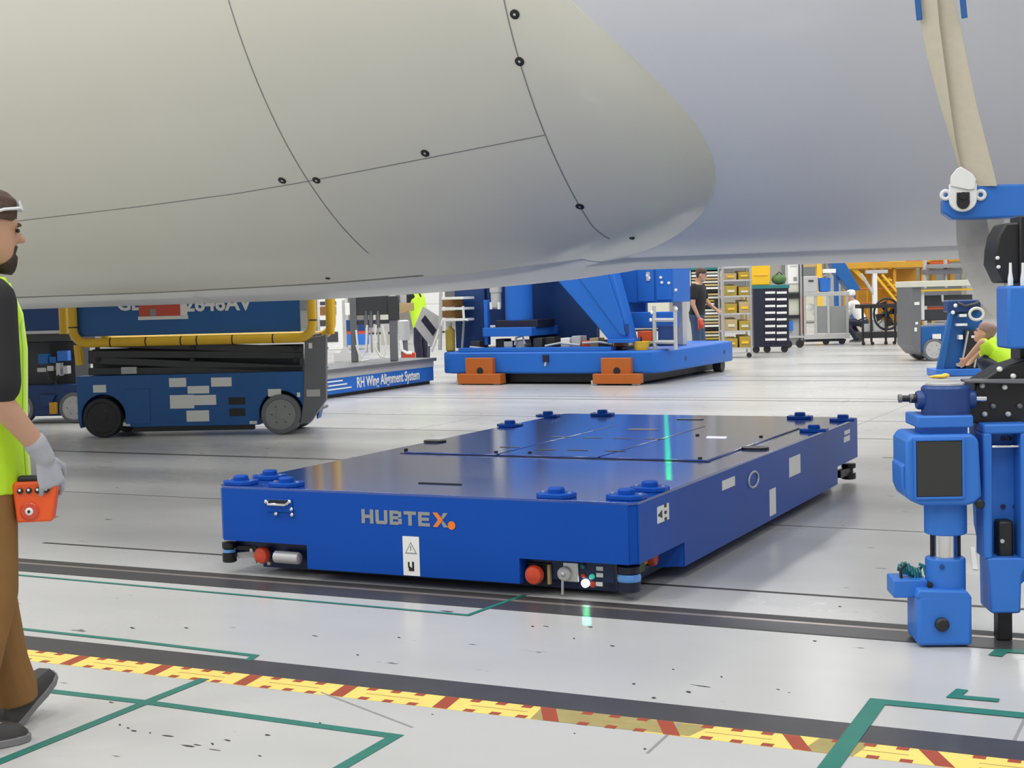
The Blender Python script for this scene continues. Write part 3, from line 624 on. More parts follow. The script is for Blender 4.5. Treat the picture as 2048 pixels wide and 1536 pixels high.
for q in [(1994, 516), (1996, 534)]:
    x_, z_ = J.p(*q, .12); MB().lathe([(.007, 0), (.007, -.01), (.003, -.012)], (x_, .118, z_), 'y', 10).build('bolt', 'white', jk)
# arm carrying the sling
J2 = Fr(1930, 1283, 14); J2.o = Vector((atY(1930, 400, 6.40).x, 6.40, 0)); J2.s = 1
bm_ = J2.poly('sling_arm', [(1886, 402), (1900, 371), (1930, 370), (2140, 366), (2140, 432), (1905, 438), (1886, 425)], -.02, .12, 'jack', None, .008)
arm = J2.thing('sling_beam', 'blue horizontal arm with white eyelets holding the beige sling', 'lifting arm'); bm_.parent = arm
J2.box('beam_column', (2085, 440, 2140, 900), .02, .10, 'blackmet', arm, .006, z0=.03)
xa9, xb9 = J2.p(2070, 1200, .02)[0], J2.p(2160, 1200, .02)[0]; MB().box(xa9, xb9, -.03, .20, .003, .03).build('column_foot', 'blackmet', arm, .004)
for q in (1891, 1961):
    c = J2.pt(q, 390, -.02); MB().tube([(c.x+.017*math.cos(2*PI*k/20), -.026, c.z+.017*math.sin(2*PI*k/20)) for k in range(20)], .008, 8, closed=True).build('eyelet', 'white', arm)
def shackle():
    c = J2.pt(1925, 395, -.03); P = []
    w_ = .056; zt = J2.p(1925, 368, -.03)[1]; zb = J2.p(1925, 424, -.03)[1]
    pts = [(c.x-w_, zt)]+[(c.x-w_*math.cos(PI*k/12), zb+w_*.9-w_*.9*math.sin(PI*k/12)) for k in range(13)]+[(c.x+w_, zt)]
    MB().prism(pts, -.055, -.022).build('shackle_plate', 'white', arm, .004)
    MB().prism([(c.x-.026, c.z+.02), (c.x-.026, c.z-.01)]+[(c.x-.027*math.cos(PI*k/8), c.z-.02-.03*math.sin(PI*k/8)) for k in range(9)]+[(c.x+.026, c.z-.01), (c.x+.026, c.z+.02)], -.062, -.05).build('shackle_slot', 'black', arm, .002)
    MB().cyl((c.x, -.07, c.z+.005), (c.x, -.055, c.z+.005), .016, 14).build('shackle_pin', 'black', arm)
shackle()
# sling: a band that hangs down the fuselage side, folding into the shackle, and its grey tail below
def band(name, L1, R1, m_, th=.006, off=None, parent=None):
    vs = []; n_ = len(L1); nn = 7
    for a, b in zip(L1, R1):
        a, b = Vector(a), Vector(b); d_ = b-a
        for side in (0, 1):
            for k in range(nn):
                t = k/(nn-1); vs.append(a+d_*t+Vector((0, side*th, 0))+((off(t) if off else Vector())))
    fs = []
    for i in range(n_-1):
        o_ = i*2*nn; q_ = (i+1)*2*nn
        for k in range(nn-1):
            fs += [(o_+k, o_+k+1, q_+k+1, q_+k), (o_+nn+k+1, o_+nn+k, q_+nn+k, q_+nn+k+1)]
        fs += [(o_, q_, q_+nn, o_+nn), (o_+nn-1, o_+2*nn-1, q_+2*nn-1, q_+nn-1)]
    fs += [(k, nn+k, nn+k+1, k+1) for k in range(nn-1)]+[((n_-1)*2*nn+k, (n_-1)*2*nn+k+1, (n_-1)*2*nn+nn+k+1, (n_-1)*2*nn+nn+k) for k in range(nn-1)]
    return MB().add(vs, fs).build(name, m_, parent, smooth=50)
sg = thing('lifting_sling', 'beige webbing sling hanging down the fuselage side to the blue arm', 'sling', (0, 0, 0))
YS = 6.395
def pl(px, py, Y): p = atY(px, py, Y); return (p.x, p.y, p.z)
top_l = atY(1841, 44, YS-.01); top_r = atY(1919, 44, YS-.01)
Lp = [(top_l.x+.02, YS+.02+.0, 4.9), (top_l.x+.01, YS, 4.2), (top_l.x+.005, YS, 3.3)]; Rp = [(top_r.x+.02, YS+.02, 4.9), (top_r.x+.01, YS, 4.2), (top_r.x+.005, YS, 3.3)]
for (a, b, y) in [(1832, 1908, 0), (1841, 1919, 44), (1856, 1934, 120), (1880, 1953, 210), (1902, 1972, 285), (1919, 1988, 345), (1926, 1994, 372)]:
    Lp.append(pl(a, y, YS)); Rp.append(pl(b, y, YS))
band('sling_web', Lp, Rp, 'strap', parent=sg)
Lf = [pl(a, y, YS-.006) for a, y in [(1831, -30), (1841, 44), (1856, 120), (1880, 210), (1902, 285), (1918, 338)]]
Rf = [pl(a, y, YS-.030) for a, y in [(1872, -30), (1878, 44), (1888, 120), (1900, 210), (1911, 285), (1922, 338)]]
band('sling_fold', Lf, Rf, 'strap', parent=sg)
J2.poly('sling_hood', [(1901, 372), (1902, 352), (1914, 337), (1922, 333), (1945, 347), (1952, 358), (1950, 378), (1938, 380)], -.062, -.03, 'white', arm, .003)
for (a, b) in [((1826, 0), (1834, 40)), ((1916, 0), (1924, 36))]:
    p = Vector(pl(a[0]+4, -60, YS-.03)); q = Vector(pl(b[0]+5, b[1], YS-.03)); MB().obox(p, q, .024, .012, (0, 1, 0)).build('edge_protector', 'bluetape', sg, .002)
Lg = [pl(a, y, YY) for a, y, YY in [(1912, 432, 6.6), (1913, 480, 6.6), (1919, 520, 6.6), (1936, 560, 6.58), (1960, 605, 6.55), (1990, 635, 6.5), (2030, 652, 6.45)]]
Rg = [pl(a, y, YY) for a, y, YY in [(1972, 432, 6.6), (1980, 480, 6.6), (1990, 520, 6.6), (2004, 560, 6.58), (2020, 598, 6.55), (2045, 615, 6.5), (2080, 625, 6.45)]]
o = band('sling_tail', Lg, Rg, 'strapgrey', parent=sg); tag(o, 'grey lower run of the sling')
Lh = [pl(a, y, 6.75) for a, y in [(1972, 432), (1983, 500), (2005, 570)]]; Rh = [pl(a, y, 6.72) for a, y in [(2010, 432), (1998, 480), (2012, 575)]]
band('sling_tail', Lh, Rh, 'strapgrey', parent=sg)

# ------------------------------------------------------------------ people
def ering(c, a, bf, bb, n=20, e=2.3):     # torso ring: half width a, front depth bf, back depth bb (superellipse)
    R_ = []
    for k in range(n):
        t = 2*PI*k/n; cx, sy = math.cos(t), math.sin(t)
        x = a*math.copysign(abs(cx)**(2/e), cx); y = (bf if sy > 0 else bb)*math.copysign(abs(sy)**(2/e), sy)
        R_.append((c[0]+x, c[1]+y, c[2]))
    return R_
TORSO = [(0.80, .150, .085, .095), (0.88, .172, .105, .115), (0.95, .172, .115, .120), (1.05, .158, .120, .105), (1.15, .165, .125, .105), (1.25, .180, .128, .115), (1.35, .190, .118, .115), (1.42, .175, .095, .105), (1.47, .115, .070, .085), (1.50, .065, .055, .065)]
HEAD = [(0.0, .070, -.01, .022), (.012, .088, -.01, .040), (.03, .094, -.03, .052), (.055, .094, -.060, .062), (.085, .092, -.078, .067), (.115, .088, -.090, .070), (.145, .088, -.098, .074), (.175, .084, -.100, .075), (.203, .068, -.092, .067), (.224, .040, -.068, .048), (.236, .0, -.03, .018)]
def remesh(o, vox, sm=6):
    r_ = o.modifiers.new('remesh', 'REMESH'); r_.mode = 'VOXEL'; r_.voxel_size = vox; r_.use_smooth_shade = True
    s_ = o.modifiers.new('smooth', 'SMOOTH'); s_.factor = .5; s_.iterations = sm
    return o
def hand_mesh(mb, wrist, d, side, palm_n, curl=.6, sc=1.0):
    # wrist point, direction d, side = towards thumb, palm normal; five separate bent fingers
    d = d.normalized(); side = (side-d*side.dot(d)).normalized(); pn = d.cross(side).normalized()
    if pn.dot(palm_n) < 0: pn = -pn
    base = wrist+d*.015*sc
    rings = []
    for t, wd, th in [(0, .026, .020), (.03, .034, .017), (.06, .041, .016), (.085, .041, .014), (.095, .036, .011)]:
        c = base+d*t*sc
        rings.append([c+(side*math.cos(2*PI*k/14)*wd+pn*math.sin(2*PI*k/14)*th)*sc for k in range(14)])
    mb.loft(rings)
    for i, (off, ln) in enumerate([(.034, .074), (.012, .082), (-.011, .077), (-.033, .060)]):
        p = base+d*.085*sc+side*off*sc; a = 0; r = .0088
        dirv = d.copy()
        for seg in (.45, .32, .25):
            a += curl*(.7+.1*i); dv = d*math.cos(a)+pn*math.sin(a); q = p+dv*ln*seg*sc
            mb.cap(p, q, r*sc, r*.9*sc, 8); p = q; r *= .92
    p = base+d*.025*sc+side*.028*sc; a1 = (d*.7+side*.65+pn*.35).normalized(); q = p+a1*.04*sc; mb.cap(p, q, .0125*sc, .011*sc, 8)
    a2 = (d*.85+side*.2+pn*.5).normalized(); mb.cap(q, q+a2*.032*sc, .011*sc, .009*sc, 8)
def person(name, label, loc, rz, pose, cloth, vox=.008, h=1.0):
    P = dict(neck=(0, .0, 1.49), headc=(0, .03, 1.525), hyaw=0, hpitch=0, lean=0,
             sR=(.185, 0, 1.42), sL=(-.185, 0, 1.42), eR=(.235, -.03, 1.14), eL=(-.235, -.03, 1.14), wR=(.24, .07, .90), wL=(-.24, .07, .90),
             hR=(.09, 0, .90), hL=(-.09, 0, .90), kR=(.10, .03, .50), kL=(-.10, .03, .50), aR=(.10, 0, .09), aL=(-.10, 0, .09), fR=0, fL=0, yR=0, yL=0, tz=0, ty=0)
    P.update(pose); V = Vector
    t = thing(name, label, 'person', loc, rz); t.scale = (h, h, h)
    lean = P['lean']; piv = V((0, 0, .92))
    def tr(p):     # torso points lean about the hips, then shift
        p = V(p)-piv; c_, s_ = math.cos(lean), math.sin(lean)
        return V((p.x, p.y*c_+p.z*s_, -p.y*s_+p.z*c_))+piv+V((0, P['ty'], P['tz']))
    def tor(mb, z0, z1, inf):
        R_ = []
        zs = [q for q in TORSO if z0 <= q[0] <= z1]
        for z, a, f_, b_ in zs: R_.append([tr(q) for q in ering((0, 0, z), a+inf, f_+inf, b_+inf)])
        mb.loft(R_)
    hm = Matrix.Translation(tr(P['headc'])) @ Matrix.Rotation(P['hyaw'], 4, 'Z') @ Matrix.Rotation(P['hpitch'], 4, 'X')
    def hd(mb, z0, z1, inf, front=None, back=None):
        R_ = []
        for z, f_, b_, a in HEAD:
            if z0 <= z <= z1:
                f2 = f_+inf if front is None else min(f_+inf, front); b2 = b_-inf if back is None else max(b_-inf, back)
                cy = (f2+b2)/2; R_.append([hm @ V(q) for q in ering((0, cy, z+(inf if z > .2 else 0)), a+inf, (f2-b2)/2, (f2-b2)/2, 22, 2.15)])
        mb.loft(R_)
    body = MB(); tor(body, .80, 1.50, 0)
    body.cap(tr((0, -.01, 1.44)), hm @ V((0, -.02, .05)), .062, .056, 14); hd(body, 0, 1, 0)
    # nose, lips, ears, brow
    body.cap(hm @ V((0, .085, .128)), hm @ V((0, .108, .093)), .008, .014, 8); body.cap(hm @ V((-.018, .088, .055)), hm @ V((.018, .088, .055)), .007, .007, 8)
    body.cap(hm @ V((-.045, .078, .140)), hm @ V((.045, .078, .140)), .010, .010, 8)
    for s_ in (1, -1): body.ell((hm @ V((s_*.075, -.012, .105)))[:], .012, .02, .032, 10, 7)
    for s_ in 'RL':
        sh, el, wr = tr(P['s'+s_]), V(P['e'+s_]), V(P['w'+s_])
        body.cap(sh, el, .056, .043, 14); body.cap(el, wr, .043, .029, 14)
        hp, kn, an = V(P['h'+s_])+V((0, P['ty'], P['tz'])), V(P['k'+s_]), V(P['a'+s_])
        body.cap(hp, kn, .082, .056, 14); body.cap(kn, an, .055, .036, 14); body.cap(kn+(an-kn)*.15+V((0, -.018, 0)), kn+(an-kn)*.5+V((0, -.012, 0)), .045, .036, 12)
        foot_d = Matrix.Rotation(P['y'+s_], 3, 'Z') @ V((0, math.cos(P['f'+s_]), math.sin(P['f'+s_]))); body.cap(an+V((0, 0, -.03)), an+foot_d*.10+V((0, 0, -.045)), .036, .03, 10)
        hn = P.get('hand'+s_)
        if not (hn and cloth.get('glove'+s_)):
            dv = (wr-el).normalized(); hand_mesh(body, wr, hn[0] if hn else dv, hn[1] if hn else V((0, 1, 0)), hn[2] if hn else V((-1 if s_ == 'R' else 1, 0, 0)), hn[3] if hn else .35)
    remesh(body.build('body', 'skin', t, smooth=60), vox, 4)
    for s_ in (1, -1):
        MB().ell((hm @ V((s_*.031, .088, .119)))[:], .012, .006, .007, 10, 7).build('eye', 'eye', t)
        MB().cap(hm @ V((s_*.018, .096, .138)), hm @ V((s_*.048, .084, .140)), .005, .004, 8).build('eyebrow', cloth.get('hair', 'hair'), t)
    # hair
    if cloth.get('helmet'):
        q = MB(); hd(q, .115, 1, .022); remesh(q.build('helmet', cloth['helmet'], t), .012, 3)
        b_ = MB(); b_.loft([[hm @ V(v) for v in ering((0, .03, .118+dz), .09, .125, .13, 22)] for dz in (0, .012)]); b_.build('helmet_brim', cloth['helmet'], t)
    else:
        q = MB()
        R_ = []
        for z, fy in [(.045, -.045), (.075, -.035), (.105, -.022), (.135, .005), (.155, .055)]:
            f_, b_, a = [interp([(x_[0], x_[i]) for x_ in HEAD], z) for i in (1, 2, 3)]
            b2 = b_-.010; R_.append([hm @ V(v) for v in ering((0, (fy+b2)/2, z), a+.008, (fy-b2)/2, (fy-b2)/2, 20, 2.4)])
        q.loft(R_); hd(q, .145, 1, .012, front=.086)
        remesh(q.build('hair', cloth.get('hair', 'hair'), t), max(vox*.7, .005), 3)
    if cloth.get('beard'):
        q = MB(); q.loft([[hm @ V(v) for v in ering((0, cy, z), a, d_, d_, 16, 2.2)] for z, cy, a, d_ in [(-.022, .070, .018, .02), (-.006, .066, .034, .033), (.015, .070, .042, .032), (.035, .077, .040, .024), (.045, .084, .024, .014)]])
        q.cap(hm @ V((-.028, .090, .068)), hm @ V((.028, .090, .068)), .006, .006, 8); q.cap(hm @ V((-.03, .086, .066)), hm @ V((-.034, .080, .03)), .007, .007, 8); q.cap(hm @ V((.03, .086, .066)), hm @ V((.034, .080, .03)), .007, .007, 8)
        remesh(q.build('beard', cloth['beard'], t), .005, 2)
    # shirt
    q = MB(); tor(q, .88, 1.47, .012)
    for s_ in 'RL':
        sh, el, wr = tr(P['s'+s_]), V(P['e'+s_]), V(P['w'+s_]); k_ = cloth.get('sleeve', .72)
        if k_ <= 1: q.cap(sh, sh+(el-sh)*k_, cloth.get('slr', .073), cloth.get('slr', .073)-.006, 14)
        else: q.cap(sh, el, .072, .058, 14); q.cap(el, el+(wr-el)*.95, .057, .042, 14)
    remesh(q.build('shirt', cloth['shirt'], t), vox, 5)
    # trousers
    q = MB(); tor(q, .80, .98, .014)
    for s_ in 'RL':
        hp, kn, an = V(P['h'+s_])+V((0, P['ty'], P['tz'])), V(P['k'+s_]), V(P['a'+s_])
        q.cap(hp, kn, .098, .082, 16); q.tube([kn+(hp-kn)*.1, kn, kn+(an-kn)*.3+V((0, -.008, 0)), kn+(an-kn)*.7+V((0, -.008, 0)), an+(kn-an)*.06, an+(an-kn).normalized()*.028], [.082, .083, .085, .080, .083, .076], 16)
    remesh(q.build('trousers', cloth['trousers'], t), vox, 5)
    MB().loft([[tr(v) for v in ering((0, 0, z), .19, .135, .137)] for z in (.945, .985)]).build('belt', 'black', t)
    # shoes
    for s_ in 'RL':
        an = V(P['a'+s_]); rot = Matrix.Translation(an) @ Matrix.Rotation(P['y'+s_], 4, 'Z') @ Matrix.Rotation(P['f'+s_], 4, 'X') @ Matrix.Translation((0, 0, -.09))
        up_ = MB(); up_.loft([[rot @ V((x_, y, z)) for x_, z in [(-w_, .02), (-w_, h_*.6), (-w_*.6, h_), (w_*.6, h_), (w_, h_*.6), (w_, .02)]] for y, w_, h_ in [(-.095, .022, .07), (-.08, .036, .095), (-.03, .040, .115), (.04, .042, .10), (.09, .046, .075), (.14, .046, .062), (.175, .036, .05), (.19, .016, .035)]])
        b_ = up_.build('shoe', cloth.get('shoe', 'shoe'), t, .012, smooth=80)
        so = MB(); so.loft([[rot @ V((x_, y, z)) for x_, z in [(-w_, 0), (-w_, .026), (w_, .026), (w_, 0)]] for y, w_ in [(-.10, .026), (-.085, .042), (-.03, .042), (.04, .044), (.09, .05), (.15, .048), (.185, .034), (.198, .014)]])
        so.build('sole', cloth.get('sole', 'sole'), b_, .004, smooth=60)
    if cloth.get('vest'):
        q = MB(); VR = [(.80, .205, .165, .155), (.88, .202, .160, .152), (.95, .200, .156, .150), (1.05, .196, .155, .145), (1.15, .197, .157, .140), (1.25, .208, .158, .145), (1.35, .214, .146, .145)]
        q.loft([[tr(v) for v in ering((0, 0, z), a, f_, b_)] for z, a, f_, b_ in VR])
        for s_ in (1, -1):
            R_ = []
            for z, a in [(1.33, .085), (1.40, .080), (1.455, .070), (1.475, .05)]:
                cx = {1.33: .085, 1.40: .080, 1.455: .085, 1.475: .085}[z]; f_, b_ = [interp([(x_[0], x_[i]) for x_ in TORSO], z) for i in (2, 3)]
                R_.append([tr(v) for v in ering((s_*cx, 0, z), a, f_+.030, b_+.030)])
            q.loft(R_)
        vo = remesh(q.build('vest', cloth['vest'], t), vox, 3)
        # trim piping down the front edge and round the armhole
        for s_ in (1, -1):
            pts = [(s_*.05, .115, 1.455), (s_*.075, .146, 1.36), (s_*.08, .157, 1.25), (s_*.08, .156, 1.15), (s_*.08, .154, 1.05), (s_*.08, .155, .95), (s_*.08, .163, .81)]
            MB().tube([tr(p) for p in pts], .009, 8).build('vest_trim', 'vesttrim', vo)
    for s_ in 'RL':
        if cloth.get('glove'+s_):
            el, wr = V(P['e'+s_]), V(P['w'+s_]); hn = P['hand'+s_]; q = MB(); q.cap(wr+(el-wr)*.16, wr+hn[0]*.02, .037, .033, 14)
            hand_mesh(q, wr, hn[0], hn[1], hn[2], hn[3], 1.06); remesh(q.build('glove', cloth['glove'+s_], t), .004, 2)
    return t, hm

# walking operator at the left edge, holding the orange remote
V = Vector
g = G(-34, 1478); rzp = math.radians(61-90)
pose = dict(lean=.03, hyaw=math.radians(-4), hpitch=math.radians(-8), headc=(0, .055, 1.515),
            sR=(.225, .012, 1.395), eR=(.285, .018, 1.10), wR=(.24, .158, .93), eL=(-.25, -.06, 1.12), wL=(-.24, .02, .9),
            hR=(.10, .02, .90), kR=(.11, .02, .50), aR=(.10, -.078, .09), kL=(-.08, .06, .49), aL=(-.09, .125, .105), fL=math.radians(26), yL=math.radians(38), hL=(-.09, .01, .90),
            handR=(V((-.05, .25, -.96)).normalized(), V((-.2, 1, .1)), V((-1, -.1, 0)), .62))
op, hm = person('person', 'man in hi-vis vest and brown trousers walking with an orange remote', (g.x, g.y, 0), rzp, pose,
                dict(shirt='tshirt', trousers='brown', vest='vest', beard='beard', gloveR='glove', sleeve=.84, slr=.080), vox=.007, h=.985)
# safety glasses pushed up on his hair
gl = MB().tube([hm @ V((.088, -.03, .150)), hm @ V((.086, .03, .176)), hm @ V((.06, .085, .190)), hm @ V((0, .102, .192)), hm @ V((-.06, .085, .190)), hm @ V((-.086, .03, .176)), hm @ V((-.088, -.03, .150))], .005, 8).build('safety_glasses', 'lens', op)
for s_ in (1, -1):
    R_ = [[hm @ V((s_*x_, y_+dy, z_)) for x_, y_, z_ in [(.012, .104, .185), (.065, .086, .183), (.066, .074, .212), (.014, .088, .215)]] for dy in (0, .004)]
    MB().loft(R_).build('lens', 'lens', gl)
# remote control in the right hand
wr = V(pose['wR']); rc = wr+V((-.05, -.005, -.150))
rm = thing('remote_control', 'orange remote control box held in the grey glove', 'remote control', op.matrix_basis @ rc, rzp+math.radians(-28))
MB().prism([(-.060, -.070), (.045, -.070), (.064, .045), (.055, .055), (-.062, .055), (-.070, .045)], -.028, .03, 'x').build('case', 'remote', rm, .008)
MB().box(-.012, .02, -.055, .045, .050, .072).build('grip_bar', 'black', rm, .008)
for k in range(4): MB().lathe([(.009, 0), (.009, .008), (.005, .010)], (.03, -.045+.026*k, .028), 'x', 12).build('push_button', 'black', rm)
for k in range(4): MB().lathe([(.004, 0), (.004, .003)], (.038, -.045+.026*k, .031), 'x', 8).build('button_dot', 'white', rm)
d_ = MB().lathe([(.028, 0), (.028, .005), (.024, .008)], (.030, -.02, -.035), 'x', 20).build('dial_ring', 'red', rm); MB().lathe([(.012, .004), (.012, .009), (.008, .012)], (.030, -.02, -.035), 'x', 16).build('dial_centre', 'white', d_)
MB().lathe([(.0045, .010), (.0045, .016)], (.030, -.02, -.035), 'x', 10).build('dial_knob', 'black', d_)

# worker in black shirt by the cradle
g = G(1396, 734)
person('person', 'worker in black T-shirt and jeans standing beside the shelves', (g.x, g.y, 0), math.radians(26-90-28),
       dict(lean=.05, eR=(.25, .02, 1.12), wR=(.25, .12, .90), eL=(-.25, .1, 1.14), wL=(-.15, .3, 1.02), hyaw=math.radians(20), hpitch=math.radians(-14)), dict(shirt='tshirt', trousers='jeans', sleeve=.6), vox=.014, h=1.0)
# red work glove held in his hand
gb = g+Vector((0, 0, 0)); 
rg = MB(); q0 = (Matrix.Translation(g) @ Matrix.Rotation(math.radians(26-90-28), 4, 'Z')) @ V((.25, .15, .80))
rg.cap(q0+V((0, 0, .03)), q0+V((.02, 0, -.05)), .05, .06, 10); rg.cap(q0, q0+V((.05, 0, -.1)), .03, .02, 8); rg.cap(q0, q0+V((-.03, 0, -.12)), .03, .02, 8)
tag(remesh(rg.build('work_glove', 'red', None), .012, 3), 'red work gloves in the hand of the black-shirted worker', 'gloves')
# crouching worker with white helmet
g = G(1716, 684)
sq = dict(tz=-.42, ty=-.12, lean=.45, eR=(.28, .28, .72), wR=(.20, .45, .55), eL=(-.28, .28, .72), wL=(-.20, .45, .55), kR=(.17, .28, .50), kL=(-.17, .28, .50), aR=(.13, -.02, .09), aL=(-.13, -.02, .09))
person('person', 'crouching worker in white helmet between the frame cart and black fan cart', (g.x, g.y, 0), math.radians(26-90+150), sq,
       dict(shirt='white', trousers='navy', helmet='white', sleeve=1.5), vox=.016, h=1.0)
# bending worker in hi-vis behind the jack
g = G(2030, 815)
lo = dict(sq); lo.update(tz=-.60, lean=.85, hpitch=.35)
person('person', 'crouching worker in hi-vis vest with cropped hair behind the blue jack', (g.x, g.y, 0), math.radians(26-90+150), lo, dict(shirt='vest', trousers='navy', vest='vest', hair='baldbrown', sleeve=.7), vox=.014, h=1.0)
# partly hidden worker in hi-vis between the posts
g = G(845, 735)
person('person', 'worker in hi-vis vest half hidden behind the tilted sign board', (g.x, g.y, 0), math.radians(26+60), dict(lean=.25, eR=(.25, .22, 1.15), wR=(.1, .42, 1.1), eL=(-.25, .22, 1.15), wL=(-.1, .42, 1.1)),
       dict(shirt='tshirt', trousers='navy', vest='vest'), vox=.016, h=1.0)
# worker with a white helmet behind the cradle
g = G(1150, 712)
person('person', 'worker in white helmet stooping inside the blue cradle', (g.x, g.y, 0), math.radians(26-90+100), dict(lean=.8, tz=-.22, ty=-.2, kR=(.12, .15, .45), kL=(-.12, .15, .45), eR=(.26, .25, .9), wR=(.2, .42, .75), eL=(-.26, .25, .9), wL=(-.2, .42, .75)),
       dict(shirt='tshirt', trousers='navy', helmet='white'), vox=.018, h=1.0)

# ------------------------------------------------------------------ scissor lift at left
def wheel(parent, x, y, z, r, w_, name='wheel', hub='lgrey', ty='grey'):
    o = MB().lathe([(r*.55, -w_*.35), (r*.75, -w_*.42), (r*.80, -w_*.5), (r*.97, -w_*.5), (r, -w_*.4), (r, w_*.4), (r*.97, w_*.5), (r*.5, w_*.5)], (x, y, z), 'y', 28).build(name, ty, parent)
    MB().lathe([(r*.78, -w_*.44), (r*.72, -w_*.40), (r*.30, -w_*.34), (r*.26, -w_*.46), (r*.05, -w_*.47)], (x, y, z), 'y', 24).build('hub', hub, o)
    for k in range(6):
        a = 2*PI*k/6; MB().cyl((x+r*.45*math.cos(a), y-w_*.44, z+r*.45*math.sin(a)), (x+r*.45*math.cos(a), y-w_*.36, z+r*.45*math.sin(a)), r*.05, 6).build('wheel_nut', 'grey', o)
    return o
A = Fr(384, 872, 21.5)
sl = A.thing('scissor_lift', 'blue scissor lift with yellow guard rail and white stickers', 'scissor lift')
R0 = .205
xw = [A.p(205, 838)[0], A.p(562, 838)[0]]
def arch(x, r, z, n=10): return [(x+r*math.cos(PI*k/n), z+r*math.sin(PI*k/n)) for k in range(n+1)]
def chassis(parent, x0, x1, xw, z0, z1, y0, y1, m_):
    P = [(x0, z1), (x0, z0+.08), (x0+.02, z0)]
    for x in xw: P += [(x-.235, z0)]+[(x-.235*math.cos(PI*k/12), R0+.24*math.sin(PI*k/12)) for k in range(1, 12)]+[(x+.235, z0)]
    P += [(x1-.02, z0), (x1, z0+.08), (x1, z1)]
    P = [p for i, p in enumerate(P) if i == 0 or (p[0] >= P[i-1][0]-1e-6 or p[1] != P[i-1][1])]
    return MB().prism(P, y0, y1).build('chassis', m_, parent, .01, smooth=30)
zc0, zc1 = .10, A.p(384, 748)[1]
x0_, x1_ = A.p(152, 800)[0], A.p(612, 800)[0]
chassis(sl, x0_, x1_, xw, zc0, zc1, .03, .22, 'lift'); MB().box(x0_+.05, x1_-.05, .22, .62, .16, zc1-.03).build('chassis_core', 'liftdark', sl); o = chassis(sl, x0_, x1_, xw, zc0, zc1, .62, .80, 'lift')
for x in xw:
    for y in (.06, .74): wheel(sl, x, y, R0, R0, .15, hub='black' if x < 0 else 'mesh', ty='black' if x < 0 else 'grey')  # left wheels black, the shade on them put into their colour
MB().box(xw[0]+.3, xw[1]-.3, .05, .12, .05, .11).build('pothole_guard', 'black', sl, .004)
# scissor arms
for i, (ya_, yb_, m_) in enumerate([(741, 745, 'dgrey'), (724, 734, 'dgrey'), (706, 716, 'dgrey'), (690, 696, 'dgrey')]):
    for d_ in (.10, .62):
        flip = i % 2; pa, pb = A.pt(178, ya_-(4 if flip else -2), d_), A.pt(606, yb_-(-4 if flip else 6), d_)
        MB().obox(pa, pb, .05, .075).build('scissor_arm', m_, sl, .006)
for px in (385, 590, 195):
    for py in (696, 720): MB().cyl(A.pt(px, py, .05), A.pt(px, py, .14), .025, 12).build('pivot_pin', 'black', sl)
A.box('scissor_core', (185, 694, 600, 746), .30, .50, 'dgrey', sl, .006); A.box('arm_plate', (242, 734, 273, 748), .05, .08, 'lgrey', sl, .003)
A.box('platform_floor', (148, 676, 612, 690), .06, .80, 'dgrey', sl, .006)
x_, _, z0_, _ = A.rect((150, 600, 600, 668), .02); x1p = A.p(600, 640, .02)[0]
MB().box(A.p(152, 640, .02)[0], x1p, .02, .05, A.p(384, 668, .02)[1], 1.98).build('platform_panel', 'lift', sl, .006)
z_ = A.p(430, 612, .02)[1]
text('model_lettering', '2646AV', .215, 'paper', sl, T3(A.p(436, 610, .02)[0], .016, z_+.02) @ FRONT, .002, .006, 1.0)
text('maker_lettering', 'GE', .20, 'paper', sl, T3(A.p(258, 615, .02)[0], .016, A.p(258, 614, .02)[1]+.03) @ FRONT, .002, .006)
fp = A.box('flag_emblem', (277, 585, 360, 632), .010, .02, 'red', sl, .002); A.box('flag_edge', (276, 632, 376, 639), .012, .02, 'paper', sl, .001); A.box('flag_mark', (300, 618, 312, 632), .006, .012, 'logogrey', fp, .001); A.box('flag_edge', (360, 600, 374, 634), .012, .02, 'paper', sl, .001)
ry = A.p(384, 681, -.03)[1]; rr_ = .047
def corner(px, sgn, yb): 
    x = A.p(px, 681, -.03)[0]; return x
xa, xb = A.p(146, 660, -.03)[0], A.p(625, 660, -.03)[0]
def rail(y, xa, xb, z, top=2.05, r=rr_):
    P = [(xa, y, top), (xa, y, z+.14)]+[(xa+.14-.14*math.cos(PI/2*k/5), y, z+.14-.14*math.sin(PI/2*k/5)) for k in range(1, 6)]
    P += [(xb-.14+.14*math.sin(PI/2*k/5), y, z+.14-.14*math.cos(PI/2*k/5)) for k in range(0, 6)]+[(xb, y, top)]
    return MB().tube(P, r, 12).build('guard_rail', 'yellow', sl)
g1 = rail(-.03, xa, xb, ry); rail(.84, xa-.02, xb+.02, ry)
for px in (222, 293, 363, 395, 466, 547): 
    x = A.p(px, 681, -.03)[0]; MB().lathe([(rr_+.002, -.006), (rr_+.002, .006)], (x, -.03, ry), 'x', 14).build('rail_joint', 'black', g1)
for px, py in ((625, 640), (146, 655)):
    x = A.p(px, py, -.03)[0]; MB().lathe([(rr_+.002, -.006), (rr_+.002, .006)], (x, -.03, A.p(px, py, -.03)[1]), 'z', 14).build('rail_joint', 'black', g1)
for px, y in ((128, .25), (661, .30)):
    x, z = A.p(px, 668, y); MB().tube([(x, y, z), (x, y, 2.05)], .045, 12).build('rail_post', 'yellow', sl)
MB().tube([(xa, -.03, 1.95), (xa, .84, 1.95)], .03, 10).build('end_rail', 'yellow', sl); MB().tube([(xb, -.03, 1.95), (xb, .84, 1.95)], .03, 10).build('end_rail', 'yellow', sl)
A.tube('corner_stay', [(155, 690), (160, 730)], .05, .045, 'yellow', sl)
